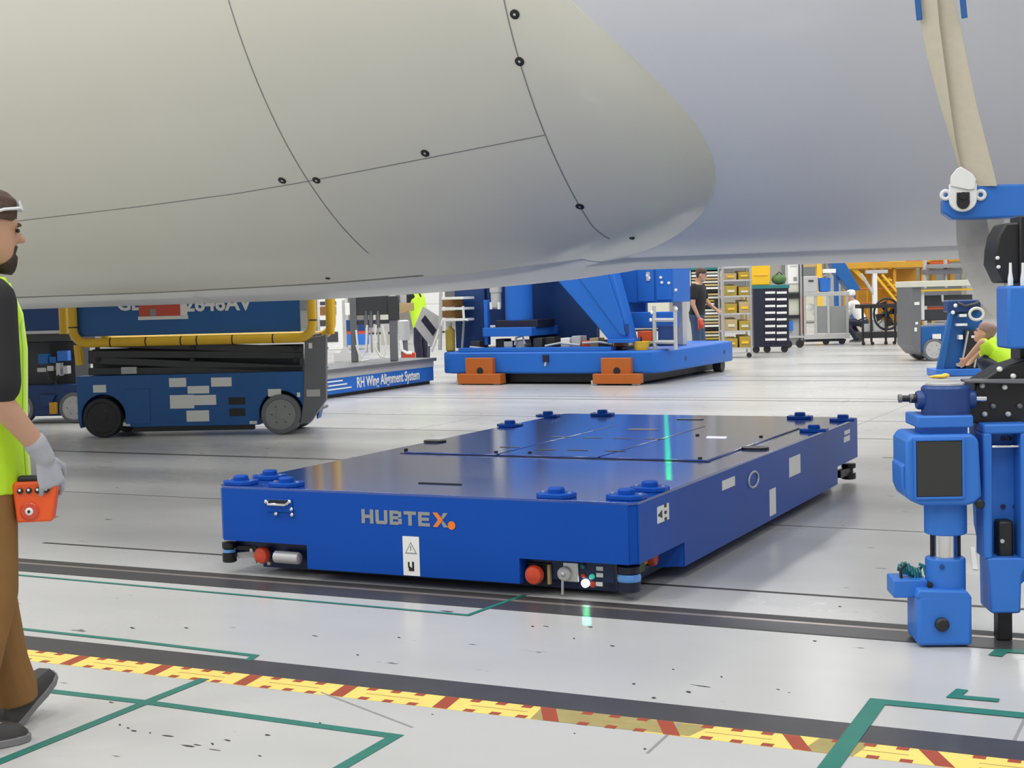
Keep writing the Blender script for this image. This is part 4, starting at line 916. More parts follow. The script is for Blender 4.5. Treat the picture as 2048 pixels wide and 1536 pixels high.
A.poly('ladder_plate', [(609, 676), (640, 672), (652, 668), (652, 800), (622, 842), (600, 850), (607, 800)], .02, .10, 'grey', sl, .006)
A.poly('ladder_plate', [(609, 676), (640, 672), (652, 668), (652, 800), (622, 842), (600, 850), (607, 800)], .62, .68, 'grey', sl, .006)
for py in (700, 740, 780, 820):
    x, z = A.p(632, py, .1); MB().cyl((x, .08, z), (x, .64, z), .018, 10).build('ladder_rung', 'grey', sl)
for R_ in [(338, 756, 372, 774), (422, 755, 463, 773), (375, 772, 418, 787), (340, 790, 388, 817), (388, 790, 432, 810), (373, 821, 418, 843), (186, 770, 212, 785), (536, 778, 562, 793), (246, 845, 260, 852), (499, 842, 514, 848)]:
    A.box('sticker', R_, .024, .031, 'paper', sl, 0)
A.poly('sticker', [(266, 788), (272, 786), (274, 798), (280, 806), (270, 812), (263, 803)], .024, .031, 'paper', sl, 0)
A.box('sticker', (613, 779, 640, 793), .014, .021, 'lgrey', sl, 0); A.box('sticker', (617, 686, 624, 697), .014, .021, 'paper', sl, 0); A.box('sticker', (594, 785, 600, 794), .024, .031, 'paper', sl, 0)
for R_ in [(457, 795, 490, 809), (459, 817, 490, 832)]: A.box('battery_vent', R_, .024, .031, 'black', sl, .002)
A.box('tray_door', (250, 778, 300, 848), .022, .031, 'lift', sl, .004)

# second, darker lift behind it at the far left
B = Fr(110, 848, 21.5)
s2 = B.thing('scissor_lift', 'dark blue lift half hidden behind the walking man', 'scissor lift')
B.box('chassis', (20, 770, 190, 832), .1, .9, 'liftdark', s2, .01); B.box('platform_panel', (0, 540, 135, 662), .1, .13, 'liftdark', s2, .008)
B.box('panel_edge', (0, 662, 135, 667), .08, .14, 'lgrey', s2, .002); B.box('platform_floor', (0, 668, 140, 684), .1, .9, 'dgrey', s2, .006)
B.box('lift_column', (100, 684, 135, 772), .3, .7, 'dgrey', s2, .006); B.box('scissor_stack', (10, 684, 150, 772), .3, .8, 'dgrey', s2, .006)
for px in (40, 150):
    x, z = B.p(px, 848, .1); wheel(s2, x, .15, .18, .18, .14)
for R_, m_ in [((76, 708, 96, 728), 'lift'), ((98, 714, 112, 726), 'lift'), ((114, 702, 135, 722), 'jack'), ((74, 736, 92, 744), 'lgrey'), ((94, 732, 106, 742), 'lgrey'), ((112, 726, 120, 752), 'lgrey'), ((126, 732, 135, 748), 'lgrey')]:
    B.box('battery_unit', R_, .05, .16, m_, s2, .004)
for q in [[(96, 744), (100, 760), (108, 764)], [(118, 750), (110, 762), (112, 770)]]: B.tube('cable', q, .05, .012, 'black', s2, 6)
B.poly('side_bracket', [(78, 790), (110, 790), (100, 812), (85, 815)], .05, .1, 'liftdark', s2); B.box('tow_lug', (98, 805, 112, 828), .04, .1, 'rust', s2)
B.box('nameplate', (154, 755, 166, 760), .085, .1, 'paper', s2, 0)

# ------------------------------------------------------------------ wing alignment base
ga, gb_ = G(648, 799), G(868, 767); an = math.degrees(math.atan2(gb_.y-ga.y, gb_.x-ga.x))
Wf = Fr(648, 799, an); ln = (gb_-ga).length
wa = Wf.thing('alignment_machine', 'long low blue base lettered Wing Alignment System', 'machine')
MB().box(-1.6, ln, 0, .9, .05, .36).build('base_beam', 'cradle', wa, .01); MB().box(-1.6, ln, -.004, .9, .27, .36).build('grey_band', 'lgrey', wa, .004); MB().box(-1.6, ln+.02, -.05, .95, .36, .41).build('top_plate', 'grey', wa, .006)
MB().box(-1.5, ln-.05, .05, .85, 0, .05).build('plinth', 'black', wa)
text('base_lettering', 'RH Wing Alignment System', .21, 'paper', wa, T3(ln*.56, -.006, .165) @ FRONT, .002, .004, .82)
for i in range(3): MB().box(.06, .75-.12*i, -.006, 0, .11+.055*i, .13+.055*i).build('printed_line', 'paper', wa, smooth=0)
# grey posts and equipment standing on it
Q = Fr(748, 723, 26, .412)
pw = Q.thing('alignment_post', 'thick grey upright post with dark crosshead on the blue base', 'post'); 
Q.box('post', (700, 560, 713, 724), 0, .12, 'grey', pw, .01); Q.box('post', (779, 620, 794, 722), 0, .12, 'grey', pw, .01)
Q.box('crosshead', (708, 590, 778, 630), .02, .14, 'dgrey', pw, .01); Q.box('crosshead', (776, 592, 797, 640), -.02, .12, 'dgrey', pw, .01)
for px, w_ in ((732, 4), (756, 5), (742, 4)):
    Q.tube('actuator', [(px, 622), (px, 655)], .05, .035, 'grey', pw); Q.tube('actuator_rod', [(px, 655), (px+2, 705)], .05, .015, 'alu', pw)
Q.box('lower_bar', (712, 640, 780, 648), .03, .12, 'dgrey', pw, .004)
for P_ in [[(712, 660), (716, 700), (724, 716), (732, 700), (734, 650)], [(752, 650), (748, 690), (760, 712), (772, 716)], [(712, 690), (722, 722), (738, 720)], [(765, 650), (772, 690), (768, 716)]]:
    Q.tube('hose', P_, -.02, .016, 'white', pw, 6)
Q.box('valve_box', (762, 662, 776, 690), -.02, .06, 'cream', pw, .004); Q.box('valve_box', (745, 684, 754, 700), -.03, .06, 'white', pw, .004)
Q.box('tool_tray', (798, 606, 826, 622), .0, .2, 'tan', pw, .004); Q.box('white_case', (800, 590, 812, 606), .02, .14, 'lgrey', pw, .004)
S_ = Fr(688, 724, 26)
sp = S_.thing('pedestal_stand', 'thin white pedestal stand with square grey foot left of the post', 'stand'); S_.box('pole', (685, 600, 692, 700), 0, .05, 'alu', sp, .004); S_.poly('foot', [(680, 706), (686, 694), (692, 694), (700, 706)], -.03, .12, 'lgrey', sp); S_.box('foot_box', (668, 705, 705, 723), -.03, .3, 'lgrey', sp, .006, z0=.004)
S_.box('instrument', (690, 606, 700, 630), -.05, .08, 'white', sp, .006)
S3 = Fr(672, 700, 26)
ct = S3.thing('parts_cabinet', 'pale cabinet with dark shelves behind the scissor lift rail', 'cabinet')
S3.box('cabinet_body', (640, 590, 690, 690), .05, .6, 'white', ct, .006, z0=.005)
for R_ in [(640, 603, 672, 610), (640, 613, 672, 630), (640, 640, 668, 652), (640, 664, 676, 684)]: S3.box('shelf_gap', R_, .03, .06, 'brown' if R_[1] == 613 else 'dgrey', ct, 0)
S3.box('blue_drawer', (690, 668, 735, 690), .05, .5, 'jack', ct, .004); S3.box('blue_drawer', (690, 640, 735, 662), .05, .5, 'liftdark', ct, .004)
S3.box('drawer_gap', (690, 662, 735, 668), .06, .5, 'red', ct, 0)
S4 = Fr(808, 752, 26)
pe = S4.thing('grey_canister', 'pale grey canister with white pipe beside the hi-vis worker', 'canister'); S4.tube('pipe', [(802, 680), (804, 700), (814, 706), (824, 706)], -.02, .028, 'white', pe)
x0_, z0_ = S4.p(808, 682); z1_ = S4.p(808, 640)[1]; MB().lathe([(.06, z0_), (.10, z0_+.02), (.10, z1_-.02), (.06, z1_)], (x0_, .05, 0), 'z', 18).build('canister_body', 'lgrey', pe); MB().box(x0_-.06, x0_+.06, 0, .1, .004, z0_).build('canister_leg', 'grey', pe, .006)
S4.box('pad', (805, 706, 830, 716), -.02, .2, 'red', pe, .004)
S5 = Fr(862, 765, 26)
bd = S5.thing('sign_board', 'tilted white notice board with a dark blue panel', 'sign board')
def tilt(name, P_, m_, d0, d1): return S5.poly(name, P_, d0, d1, m_, bd, .004)
tilt('board', [(829, 652), (846, 612), (886, 638), (864, 697)], 'lgrey', 0, .05); tilt('board_panel', [(842, 641), (850, 630), (873, 660), (866, 672)], 'navy', -.01, .001); tilt('board_edge', [(864, 697), (867, 697), (889, 638), (886, 638)], 'white', 0, .06)
S5.tube('board_leg', [(858, 692), (856, 765)], .06, .02, 'grey', bd)
S6 = Fr(905, 700, 26, .45)
# ------------------------------------------------------------------ blue cradle on its platform (rectangular with the hall's axes)
g0 = G(865, 770); g1 = G(1326, 768); g2 = G(1463, 742)
Xa, Xb, Ya, Yb = g0.x, (g1.x+g2.x)/2, (g0.y+g1.y)/2, g2.y+.4
cdl = thing('fuselage_cradle', 'big bright blue cradle on a wheeled platform with orange blocks', 'cradle', (Xa, Ya, 0))
PW, PL = Xb-Xa, Yb-Ya; PZ = .165; PT = .50
MB().prism([(0, .25), (.06, .08), (.25, 0), (PW-.3, 0), (PW-.08, .08), (PW, .3), (PW, PL-.3), (PW-.3, PL), (.3, PL), (0, PL-.3)], PZ, PT, 'z').build('platform', 'cradle', cdl, .03, smooth=50)
MB().box(.25, PW-.3, .15, PL-.3, .03, PZ+.01).build('undercarriage', 'black', cdl)
for x in (.5, PW-.5):
    for y in (.5, PL-.5): MB().lathe([(.05, -.08), (.12, -.08), (.13, -.05), (.13, .05), (.12, .08), (.05, .08)], (x, y, .13), 'x', 18).build('platform_wheel', 'black', cdl)
c = Vector((PW-.12, PL-.7, .12)); MB().lathe([(.05, -.07), (.115, -.07), (.12, .07), (.05, .07)], c, 'x', 18).build('platform_wheel', 'black', cdl)
def cxz(px, py, y=0.0): p = atY(px, py, Ya+y); return p.x-Xa, p.z
def cbox(name, R_, y0, y1, m_, bev=.01, z0=None, par=None):
    x0, _ = cxz(R_[0], (R_[1]+R_[3])/2, y0); x1, _ = cxz(R_[2], (R_[1]+R_[3])/2, y0); c_ = (R_[0]+R_[2])/2; za, zb = cxz(c_, R_[3], y0)[1], cxz(c_, R_[1], y0)[1]
    return MB().box(x0, x1, y0, y1, za if z0 is None else z0, zb).build(name, m_, par or cdl, bev)
def cpoly(name, P_, y0, y1, m_, bev=.01): return MB().prism([cxz(x, y, y0) for x, y in P_], y0, y1).build(name, m_, cdl, bev)
for a, b in ((915, 1000), (1185, 1277)):
    w_ = b-a
    ob = cbox('orange_block', (a+w_*.18, 716, b-w_*.18, 752), -.10, .05, 'orange', .008); cbox('block_base', (a, 748, b, 768), -.16, .05, 'orange', .008, par=ob)
    x_, z_ = cxz(a+w_*.53, 742, -.10); MB().lathe([(.055, 0), (.055, -.006), (.03, -.007)], (x_, -.10, z_), 'y', 16).build('block_hole', 'black', ob)
    for px in (a+4, b-6): x_, z_ = cxz(px, 767, -.1); MB().box(x_-.05, x_+.05, -.12, -.02, .003, .07).build('block_foot', 'alu', ob, .004)
for q, y_ in [((1372, 717), None), ((1449, 704), None)]:
    d_ = ray(*q); p = CAMP+d_*((Xb+.0)/d_.x) if q[0] > 1330 else None
    if p and Ya+.3 < p.y < Yb: MB().lathe([(.035, -.004), (.04, .004), (.02, .008)], (PW, p.y-Ya, p.z), 'x', 14).build('lug_hole', 'gear', cdl)
MB().box(.35, PW-.75, .02, .25, PT, PT+.06).build('deck_rail', 'cradle', cdl, .006); MB().box(.4, PW-.7, .35, PL-.8, PT, PT+.05).build('turntable', 'black', cdl, .01)
# upright structure
cbox('side_plate', (908, 430, 968, 692), .55, .65, 'liftdark', .01, z0=PT+.04); cbox('back_plate', (1055, 430, 1190, 684), 1.2, 1.35, 'liftdark', .01, z0=PT+.04); cbox('back_plate', (968, 430, 1060, 650), 1.3, 1.4, 'liftdark', .01)
x_, z0_ = cxz(1036, 642, .5); MB().lathe([(.20, z0_), (.215, z0_+.02), (.215, 2.6)], (x_, .55, 0), 'z', 28).build('main_column', 'cradle', cdl)
cbox('column_shelf', (965, 655, 1063, 673), .2, 1.2, 'cradle', .01); cbox('column_base', (990, 640, 1075, 656), .35, 1.0, 'navy', .01)
x_, z0_ = cxz(990, 618, .4); MB().lathe([(.06, z0_), (.085, z0_+.03), (.085, z0_+.25), (.10, z0_+.26), (.10, 2.4)], (x_, .45, 0), 'z', 18).build('hydraulic_cylinder', 'lgrey', cdl)
for px in (982, 998): 
    a_ = cxz(px, 612, .36); MB().cyl((a_[0], .36, a_[1]-.05), (a_[0], .36, a_[1]+.06), .025, 10).build('hose_fitting', 'white', cdl)
cpoly('diagonal_brace', [(1100, 545), (1060, 440), (1195, 440), (1226, 545), (1246, 618), (1262, 682), (1218, 682), (1196, 655)], .12, .42, 'cradle', .02)
cpoly('brace_face', [(1150, 545), (1110, 440), (1180, 440), (1218, 560), (1244, 640), (1252, 672), (1240, 668)], .09, .13, 'cradle', .006)
cbox('brace_foot', (1214, 678, 1268, 686), .05, .5, 'cradle', .008); cbox('brace_slot', (1250, 648, 1256, 668), .085, .12, 'gear', 0)
cbox('equipment_box', (1230, 430, 1345, 606), .9, 1.7, 'cradle', .02); cbox('box_door', (1274, 430, 1307, 603), .87, .91, 'cradle', .006); cbox('box_door', (1311, 430, 1341, 600), .87, .91, 'cradle', .006)
for q in [(1295, 551), (1299, 556), (1334, 534), (1322, 555), (1324, 565), (1338, 566), (1352, 580)]:
    x_, z_ = cxz(*q, .87); MB().lathe([(.022, 0), (.022, -.02), (.01, -.025)], (x_, .87, z_), 'y', 10).build('door_fitting', 'white', cdl)
cbox('door_latch', (1292, 544, 1299, 562), .85, .88, 'lgrey', .003)
cbox('lower_plate', (1250, 624, 1352, 656), .6, .75, 'cradle', .01); cbox('rear_wall', (1190, 430, 1290, 640), 1.5, 1.6, 'cradle', .01); cbox('rear_post', (1344, 430, 1364, 690), 1.9, 2.1, 'lgrey', .01)
cbox('cross_tube', (968, 600, 975, 690), .3, .4, 'cradle', .008)
for i, (px, m_, h_) in enumerate([(1000, 'black', 14), (1016, 'chrome', 10), (1040, 'lgrey', 12), (1075, 'dgrey', 16), (1100, 'black', 18), (1130, 'white', 16), (1152, 'lgrey', 20), (1172, 'orangered', 10), (1188, 'tan', 16), (1205, 'dgrey', 12), (950, 'dgrey', 10), (1236, 'orange', 8)]):
    cbox('turntable_fitting', (px-9, 692-h_, px+9, 694), .30, .55, m_, .01, z0=PT+.05)
for P_ in [[(1030, 690), (1032, 676), (1045, 672), (1050, 688)], [(1090, 692), (1120, 686), (1160, 690)], [(1165, 686), (1200, 684), (1225, 688)], [(940, 694), (980, 698), (1040, 696)], [(1088, 716), (1092, 722), (1090, 732)]]:
    MB().tube([(cxz(x, y, -.01 if y > 700 else .26)[0], -.01 if y > 700 else .26, cxz(x, y, -.01 if y > 700 else .26)[1]) for x, y in P_], .018, 6).build('hose', 'lgrey', cdl)
cbox('front_drop_plate', (1085, 710, 1096, 724), -.03, .01, 'navy', .002)
# things on or beside the cradle platform
lad = thing('step_ladder', 'small white step ladder at the left of the cradle', 'ladder', (Xa, Ya, PT))
def onl(name, P_, r, m_, y=.10): return MB().tube([(cxz(x, yy, y)[0], y, cxz(x, yy, y)[1]-PT) for x, yy in P_], r, 8).build(name, m_, lad)
onl('side_rail', [(882, 582), (880, 700)], .03, 'lgrey'); onl('side_rail', [(926, 612), (928, 640), (936, 640)], .02, 'white'); onl('front_leg', [(886, 640), (863, 703)], .025, 'white'); onl('rear_leg', [(928, 640), (924, 698)], .02, 'lgrey', .42)
for py in (597, 618, 640):
    a_, b_ = cxz(884, py, .10), cxz(928, py, .10); MB().box(a_[0], b_[0], .08, .45, a_[1]-PT-.02, a_[1]-PT+.02).build('step', 'white', lad, .004)
for py in (606, 628): a_, b_ = cxz(884, py, .4), cxz(924, py, .4); MB().box(a_[0], b_[0], .40, .43, a_[1]-PT-.06, a_[1]-PT+.05).build('riser_panel', 'brown', lad, .002)
bt = thing('gas_bottle', 'mustard coloured upright bottle under the step ladder', 'bottle', (Xa, Ya, PT)); x_, z0_ = cxz(901, 690, .28); z1_ = cxz(901, 652, .28)[1]
MB().lathe([(.06, 0.002), (.075, .02), (.075, z1_-PT-.06), (.03, z1_-PT-.02), (.03, z1_-PT)], (x_, .28, 0), 'z', 16).build('bottle_body', 'yellowbin', bt); MB().lathe([(.025, 0), (.025, .05)], (x_, .28, z1_-PT), 'z', 10).build('valve', 'alu', bt)
tb = thing('yellow_tub', 'shallow yellow tub at the foot of the blue brace', 'tub', (Xa, Ya, PT)); x_, z_ = cxz(1289, 700, .35)
MB().lathe([(.10, .002), (.13, .12), (.14, .12), (.14, .135), (.12, .135), (.09, .02)], (x_, .22, 0), 'z', 18).build('tub_body', 'yellow', tb); MB().lathe([(.012, .13), (.012, .2)], (x_, .22, 0), 'z', 8).build('tub_handle', 'black', tb)
fc = thing('steel_frame_trolley', 'grey tubular trolley standing on the right of the cradle platform', 'trolley', (Xa, Ya, PT))
for px in (1308, 1350):
    a_, b_ = cxz(px, 612, .32), cxz(px, 702, .32); MB().tube([(a_[0], .32, b_[1]-PT+.02), (a_[0], .32, a_[1]-PT)], .03, 8).build('upright', 'lgrey', fc)
for py in (640, 684): a_, b_ = cxz(1308, py, .32), cxz(1350, py, .32); MB().tube([(a_[0], .32, a_[1]-PT), (b_[0], .32, b_[1]-PT)], .03, 8).build('cross_rail', 'lgrey', fc)
a_, b_ = cxz(1316, 690, .36), cxz(1345, 650, .36); MB().box(a_[0], b_[0], .36, .6, .05, b_[1]-PT).build('infill_case', 'gear', fc, .01); a_, b_ = cxz(1275, 682, .38), cxz(1305, 662, .38); MB().box(a_[0], b_[0], .38, .56, a_[1]-PT, b_[1]-PT).build('red_case', 'orangered', fc, .01)
for px, y_ in ((1303, 625), (1301, 640), (1352, 618)): a_ = cxz(px, y_, .28); MB().ell((a_[0], .29, a_[1]-PT), .025, .02, .03, 10, 6).build('clamp', 'white', fc)

# ------------------------------------------------------------------ shelving, cabinets and carts
K = Fr(1420, 708, 26)
rk = K.thing('slotted_rack', 'tall rack of pale thin trays behind the black-shirted worker', 'rack'); K.box('back_panel', (1378, 535, 1446, 700), .5, .54, 'dgrey', rk, .004, z0=.004)
for px in (1378, 1442): K.box('upright', (px, 530, px+5, 704), 0, .5, 'lgrey', rk, .003, z0=.004)
K.box('header', (1378, 528, 1446, 540), -.02, .5, 'teal', rk, .004)
cols = ['cream', 'white', 'tan', 'cream', 'tan', 'white', 'black', 'tan', 'cream', 'yellowbin', 'white', 'black']
for i in range(24):
    y0 = 543+i*6.3; m_ = cols[i % 12]
    K.box('tray', (1383, y0, 1441, y0+4.2), .02, .48, m_, rk, .003)
K.box('scanner_unit', (1430, 598, 1442, 615), -.1, .0, 'black', rk, .004)
Sh = Fr(1475, 716, 26)
sr_ = Sh.thing('wire_shelving', 'wire shelving unit with mustard bins right of the worker', 'shelving')
for px in (1447, 1502):
    for d_ in (0, .55): x_ = Sh.p(px, 640, 0)[0]; MB().cyl((x_, d_, .08), (x_, d_, Sh.p(px, 530)[1]), .022, 8).build('post', 'alu', sr_)
zs_ = []
for py in (534, 560, 592, 627, 662, 696):
    x0_, z_ = Sh.p(1445, py); x1_ = Sh.p(1504, py)[0]; MB().box(x0_, x1_, -.01, .56, z_-.03, z_).build('shelf', 'alu', sr_, .003); zs_.append(z_)
for px in (1450, 1499): x_ = Sh.p(px, 700)[0]; MB().lathe([(.03, -.025), (.05, -.025), (.05, .025), (.03, .025)], (x_, .05, .05), 'y', 12).build('caster', 'black', sr_)
for i, zz in enumerate(zs_[1:]):
    top_ = zs_[i]-.06
    for k in range(2):
        xa_ = Sh.p(1450+27*k, 600)[0]; xb_ = Sh.p(1474+27*k, 600)[0]
        b_ = thing('storage_bin', ('mustard' if (i+k) % 3 else 'tan')+' storage bin on the '+['top', 'second', 'third', 'fourth', 'lowest'][i]+' wire shelf, '+['left', 'right'][k]+' one', 'bin', Sh.o+Sh.ex*xa_+Vector((0, 0, zz+.001)), Sh.a, 'bins on the wire shelving')
        hh = (top_-zz)*(.9 if (i+k) % 2 else .75); ww = xb_-xa_
        MB().prism([(.02, 0), (.5, 0), (.52, hh), (.0, hh*.85)], 0.01, ww, 'x').build('bin_body', 'yellowbin' if (i+k) % 3 else 'tan', b_, .006); MB().box(.05, ww-.05, -.012, .012, hh*.3, hh*.5).build('bin_label', 'cream' if i % 2 else 'yellow', b_, .002)
Tc = Fr(1545, 706, 22)
tc_ = Tc.thing('tool_cabinet', 'black rolling tool cabinet with two columns of white-edged drawers', 'tool cabinet')
Tc.box('cabinet_body', (1507, 574, 1578, 694), 0, .6, 'navy', tc_, .008)
Tc.box('cabinet_top', (1506, 570, 1579, 577), -.02, .62, 'teal', tc_, .006)
for i in range(8):
    for k in range(2):
        y0 = 581+i*13.4; dr = Tc.box('drawer', (1530+23*k, y0, 1551+23*k, y0+11.6), -.02, .02, 'navy', tc_, .003); Tc.box('drawer_pull', (1530.5+23*k, y0+2, 1550.5+23*k, y0+6.5), -.04, -.015, 'white', dr, .002)
for px in (1513, 1535, 1570): x_ = Tc.p(px, 700)[0]; MB().lathe([(.03, -.03), (.075, -.03), (.075, .03), (.03, .03)], (x_, .08, .08), 'y', 14).build('caster', 'black', tc_)
zt_ = Tc.p(1540, 570)[1]
yb_ = thing('yellow_case', 'bright yellow case on top of the tool cabinet', 'case', Tc.o+Vector((0, 0, zt_+.001)), Tc.a); x0_, x1_ = Tc.p(1504, 550)[0], Tc.p(1541, 550)[0]; h_ = Tc.p(1520, 528)[1]-zt_
MB().box(x0_, x1_, .05, .5, 0, h_).build('case_body', 'brightyellow', yb_, .02); MB().box(x0_+.05, x1_-.05, .03, .06, h_*.45, h_*.55).build('case_seam', 'yellow', yb_, .004); MB().tube([(x0_+.1, .2, h_), (x0_+.1, .2, h_+.04), (x1_-.1, .2, h_+.04), (x1_-.1, .2, h_)], .012, 6).build('case_handle', 'black', yb_)
gbg = thing('soft_bag', 'rounded green bag on top of the tool cabinet', 'bag', Tc.o+Vector((0, 0, zt_+.001)), Tc.a); x0_ = Tc.p(1560, 560)[0]
q = MB(); q.ell((x0_, .2, .12), .16, .14, .12, 14, 9); remesh(q.build('bag_body', 'bag', gbg), .02, 2); MB().tube([(x0_-.08, .15, .2), (x0_, .12, .27), (x0_+.08, .15, .2)], .012, 6).build('bag_strap', 'black', gbg)
Sg = Fr(1592, 696, 26)
sgn = Sg.thing('notice_cart', 'narrow cart of white notice sheets right of the tool cabinet', 'cart')
Sg.box('back_board', (1572, 524, 1604, 690), .06, .10, 'lgrey', sgn, .004); Sg.box('notice_sheet', (1576, 527, 1598, 567), .04, .065, 'paper', sgn, .002); Sg.box('notice_sheet', (1575, 598, 1598, 630), .04, .065, 'cream', sgn, .002); Sg.box('shelf', (1573, 586, 1600, 596), -.05, .1, 'black', sgn, .003); Sg.box('shelf', (1573, 630, 1600, 637), -.05, .1, 'black', sgn, .003)
Sg.box('notice_sheet', (1576, 570, 1598, 584), .04, .065, 'cream', sgn, .002); Sg.box('printed_block', (1587, 554, 1594, 562), .035, .045, 'logogrey', sgn, 0); Sg.box('printed_block', (1580, 531, 1594, 534), .035, .045, 'lgrey', sgn, 0)
Sg.box('blue_tub', (1578, 642, 1586, 662), -.04, .06, 'jack', sgn, .004); Sg.box('base_plate', (1574, 672, 1608, 676), -.05, .3, 'lgrey', sgn, .004)
for px in (1599, 1606): x_ = Sg.p(px, 600)[0]; MB().cyl((x_, 0, .1), (x_, 0, Sg.p(px, 526)[1]), .014, 8).build('pole', 'dgrey', sgn)
for px in (1577, 1600): x_ = Sg.p(px, 690)[0]; MB().lathe([(.03, -.04), (.085, -.04), (.085, .04), (.03, .04)], (x_, .02, .09), 'y', 14).build('caster', 'black', sgn)
ex_ = Fr(1605, 672, 26); oc = ex_.thing('orange_cylinder', 'slim orange-red cylinder standing beside the notice cart', 'cylinder'); x_, z_ = ex_.p(1605, 590); MB().lathe([(.06, .004), (.07, .02), (.07, z_-.12), (.03, z_-.03), (.025, z_)], (0, .1, 0), 'z', 14).build('cylinder_body', 'orangered', oc); MB().lathe([(.02, z_-.01), (.03, z_+.05)], (0, .1, 0), 'z', 8).build('cylinder_valve', 'black', oc)
Al = Fr(1655, 690, 28)
al = Al.thing('frame_cart', 'aluminium frame cart with clear panels and flat white base', 'cart')
for px in (1610, 1632, 1657, 1695): Al.box('frame_post', (px-2.5, 588, px+2.5, 676), 0, .06, 'alu', al, .004)
Al.box('top_rail', (1607, 584, 1699, 592), -.02, .7, 'alu', al, .004); Al.box('base_deck', (1606, 668, 1700, 678), -.05, .75, 'lgrey', al, .006)
for a, b in ((1634, 1655), (1659, 1693)): Al.box('clear_panel', (a, 612, b, 666), .02, .035, 'mesh', al, .002)
for px in (1653, 1685): x_ = Al.p(px, 688)[0]; MB().lathe([(.03, -.03), (.075, -.03), (.075, .03), (.03, .03)], (x_, .05, .08), 'y', 12).build('caster', 'black', al)
Al.box('underframe', (1612, 679, 1692, 683), 0, .6, 'black', al, .003)
zt_ = Al.p(1650, 584)[1]; bb = thing('blue_tub', 'round blue tub on top of the aluminium frame cart', 'tub', Al.o+Vector((0, 0, zt_+.001)), Al.a); x_ = Al.p(1653, 570)[0]
MB().lathe([(.11, 0), (.14, .02), (.15, .30), (.16, .33), (.14, .33), (.12, .04)], (x_, .2, 0), 'z', 18).build('tub_body', 'jack', bb); MB().tube([(x_-.15, .2, .3), (x_, .05, .40), (x_+.15, .2, .3)], .012, 6).build('tub_handle', 'lgrey', bb)
gc = thing('grey_case', 'pale grey case on the frame cart left of the blue tub', 'case', Al.o+Vector((0, 0, zt_+.001)), Al.a); x_ = Al.p(1624, 570)[0]; MB().box(x_-.16, x_+.16, .1, .4, 0, .38).build('case_body', 'lgrey', gc, .02); MB().box(x_-.06, x_+.06, .08, .1, .25, .29).build('case_handle', 'dgrey', gc, .004)
for i_, (px, m_, lb) in enumerate([(1626, 'white', 'crumpled white bag on the lower deck of the frame cart'), (1668, 'vest', 'green and white cloth hanging inside the frame cart')]):
    bg = thing('cloth_bundle', lb, 'cloth', Al.o, Al.a); x_, z_ = Al.p(px, 622 if i_ else 615); q = MB(); q.ell((x_, .25, z_), .12, .1, .09); q.ell((x_+.07, .22, z_-.08), .06, .06, .12); remesh(q.build('cloth', m_ if not i_ else 'white', bg), .02, 2)
    if i_: q = MB(); q.ell((x_, .17, z_+.02), .09, .05, .05); remesh(q.build('green_fold', 'vest', bg), .015, 2)
Fa = Fr(1762, 690, 26)
fn = Fa.thing('fan_cart', 'black wheeled cart with a round caged fan', 'fan')
Fa.box('cart_base', (1724, 664, 1796, 676), 0, .6, 'black', fn, .006)
for px in (1726, 1743, 1772, 1791): Fa.box('cart_leg', (px-2, 612, px+2, 684), 0, .05, 'black', fn, .003)
Fa.box('cart_top', (1720, 608, 1796, 616), 0, .5, 'black', fn, .005)
x_, z_ = Fa.p(1776, 628); MB().tube([(x_+.30*math.cos(2*PI*k/24), .1, z_+.36*math.sin(2*PI*k/24)) for k in range(24)], .025, 8, closed=True).build('fan_ring', 'black', fn)
for k in range(8):
    a = 2*PI*k/8; MB().tube([(x_, .07, z_), (x_+.3*math.cos(a), .09, z_+.36*math.sin(a))], .008, 6).build('cage_wire', 'black', fn)
for k in range(4):
    a = 2*PI*k/4+.3; MB().prism([(x_+.04*math.cos(a-.6), z_+.04*math.sin(a-.6)), (x_+.27*math.cos(a-.25), z_+.3*math.sin(a-.25)), (x_+.28*math.cos(a+.35), z_+.31*math.sin(a+.35)), (x_+.04*math.cos(a+.6), z_+.04*math.sin(a+.6))], .10, .12).build('fan_blade', 'blackmet', fn)
MB().lathe([(.07, 0), (.07, .2), (.04, .25)], (x_, .1, z_), 'y', 14).build('fan_motor', 'black', fn)
for R_ in [(1747, 640, 1768, 662), (1728, 648, 1742, 664), (1778, 654, 1792, 660)]: Fa.box('parts_box', R_, .1, .3, 'lgrey', fn, .006)
Fa.tube('push_handle', [(1792, 666), (1800, 660), (1803, 668)], .05, .018, 'black', fn)
for px in (1728, 1746, 1773, 1790): x_ = Fa.p(px, 688)[0]; MB().lathe([(.02, -.02), (.04, -.02), (.04, .02), (.02, .02)], (x_, .05, .042), 'y', 10).build('caster', 'black', fn)

# ------------------------------------------------------------------ far structures: yellow stairs, racks, posts
St = Fr(1770, 652, 26)
ys = St.thing('access_stairs', 'amber yellow access stairs with handrails at the far side', 'stairs')
St.box('landing', (1690, 524, 1850, 536), 0, 1.6, 'rust', ys, .01); 
for px in (1693, 1790, 1846): St.box('support_post', (px-3, 535, px+3, 652), .2, .4, 'rust', ys, .006, z0=.004)
for (a, b) in [((1752, 552), (1830, 648)), ((1764, 549), (1842, 640))]: St.tube('handrail', [a, b], -.1, .045, 'yellow', ys)
MB().obox(St.pt(1770, 560, .3), St.pt(1835, 650, .3), .12, .35).build('stringer', 'rust', ys, .01); MB().obox(St.pt(1700, 530, .2), St.pt(1730, 560, .2), .08, .15).build('stair_brace', 'yellow', ys, .01)
for k in range(9): 
    p = St.pt(1772+7*k, 560+10*k, .3); MB().box(p.x-.12, p.x+.14, .0, .9, p.z-.03, p.z+.02).build('tread', 'yellow', ys, .004)
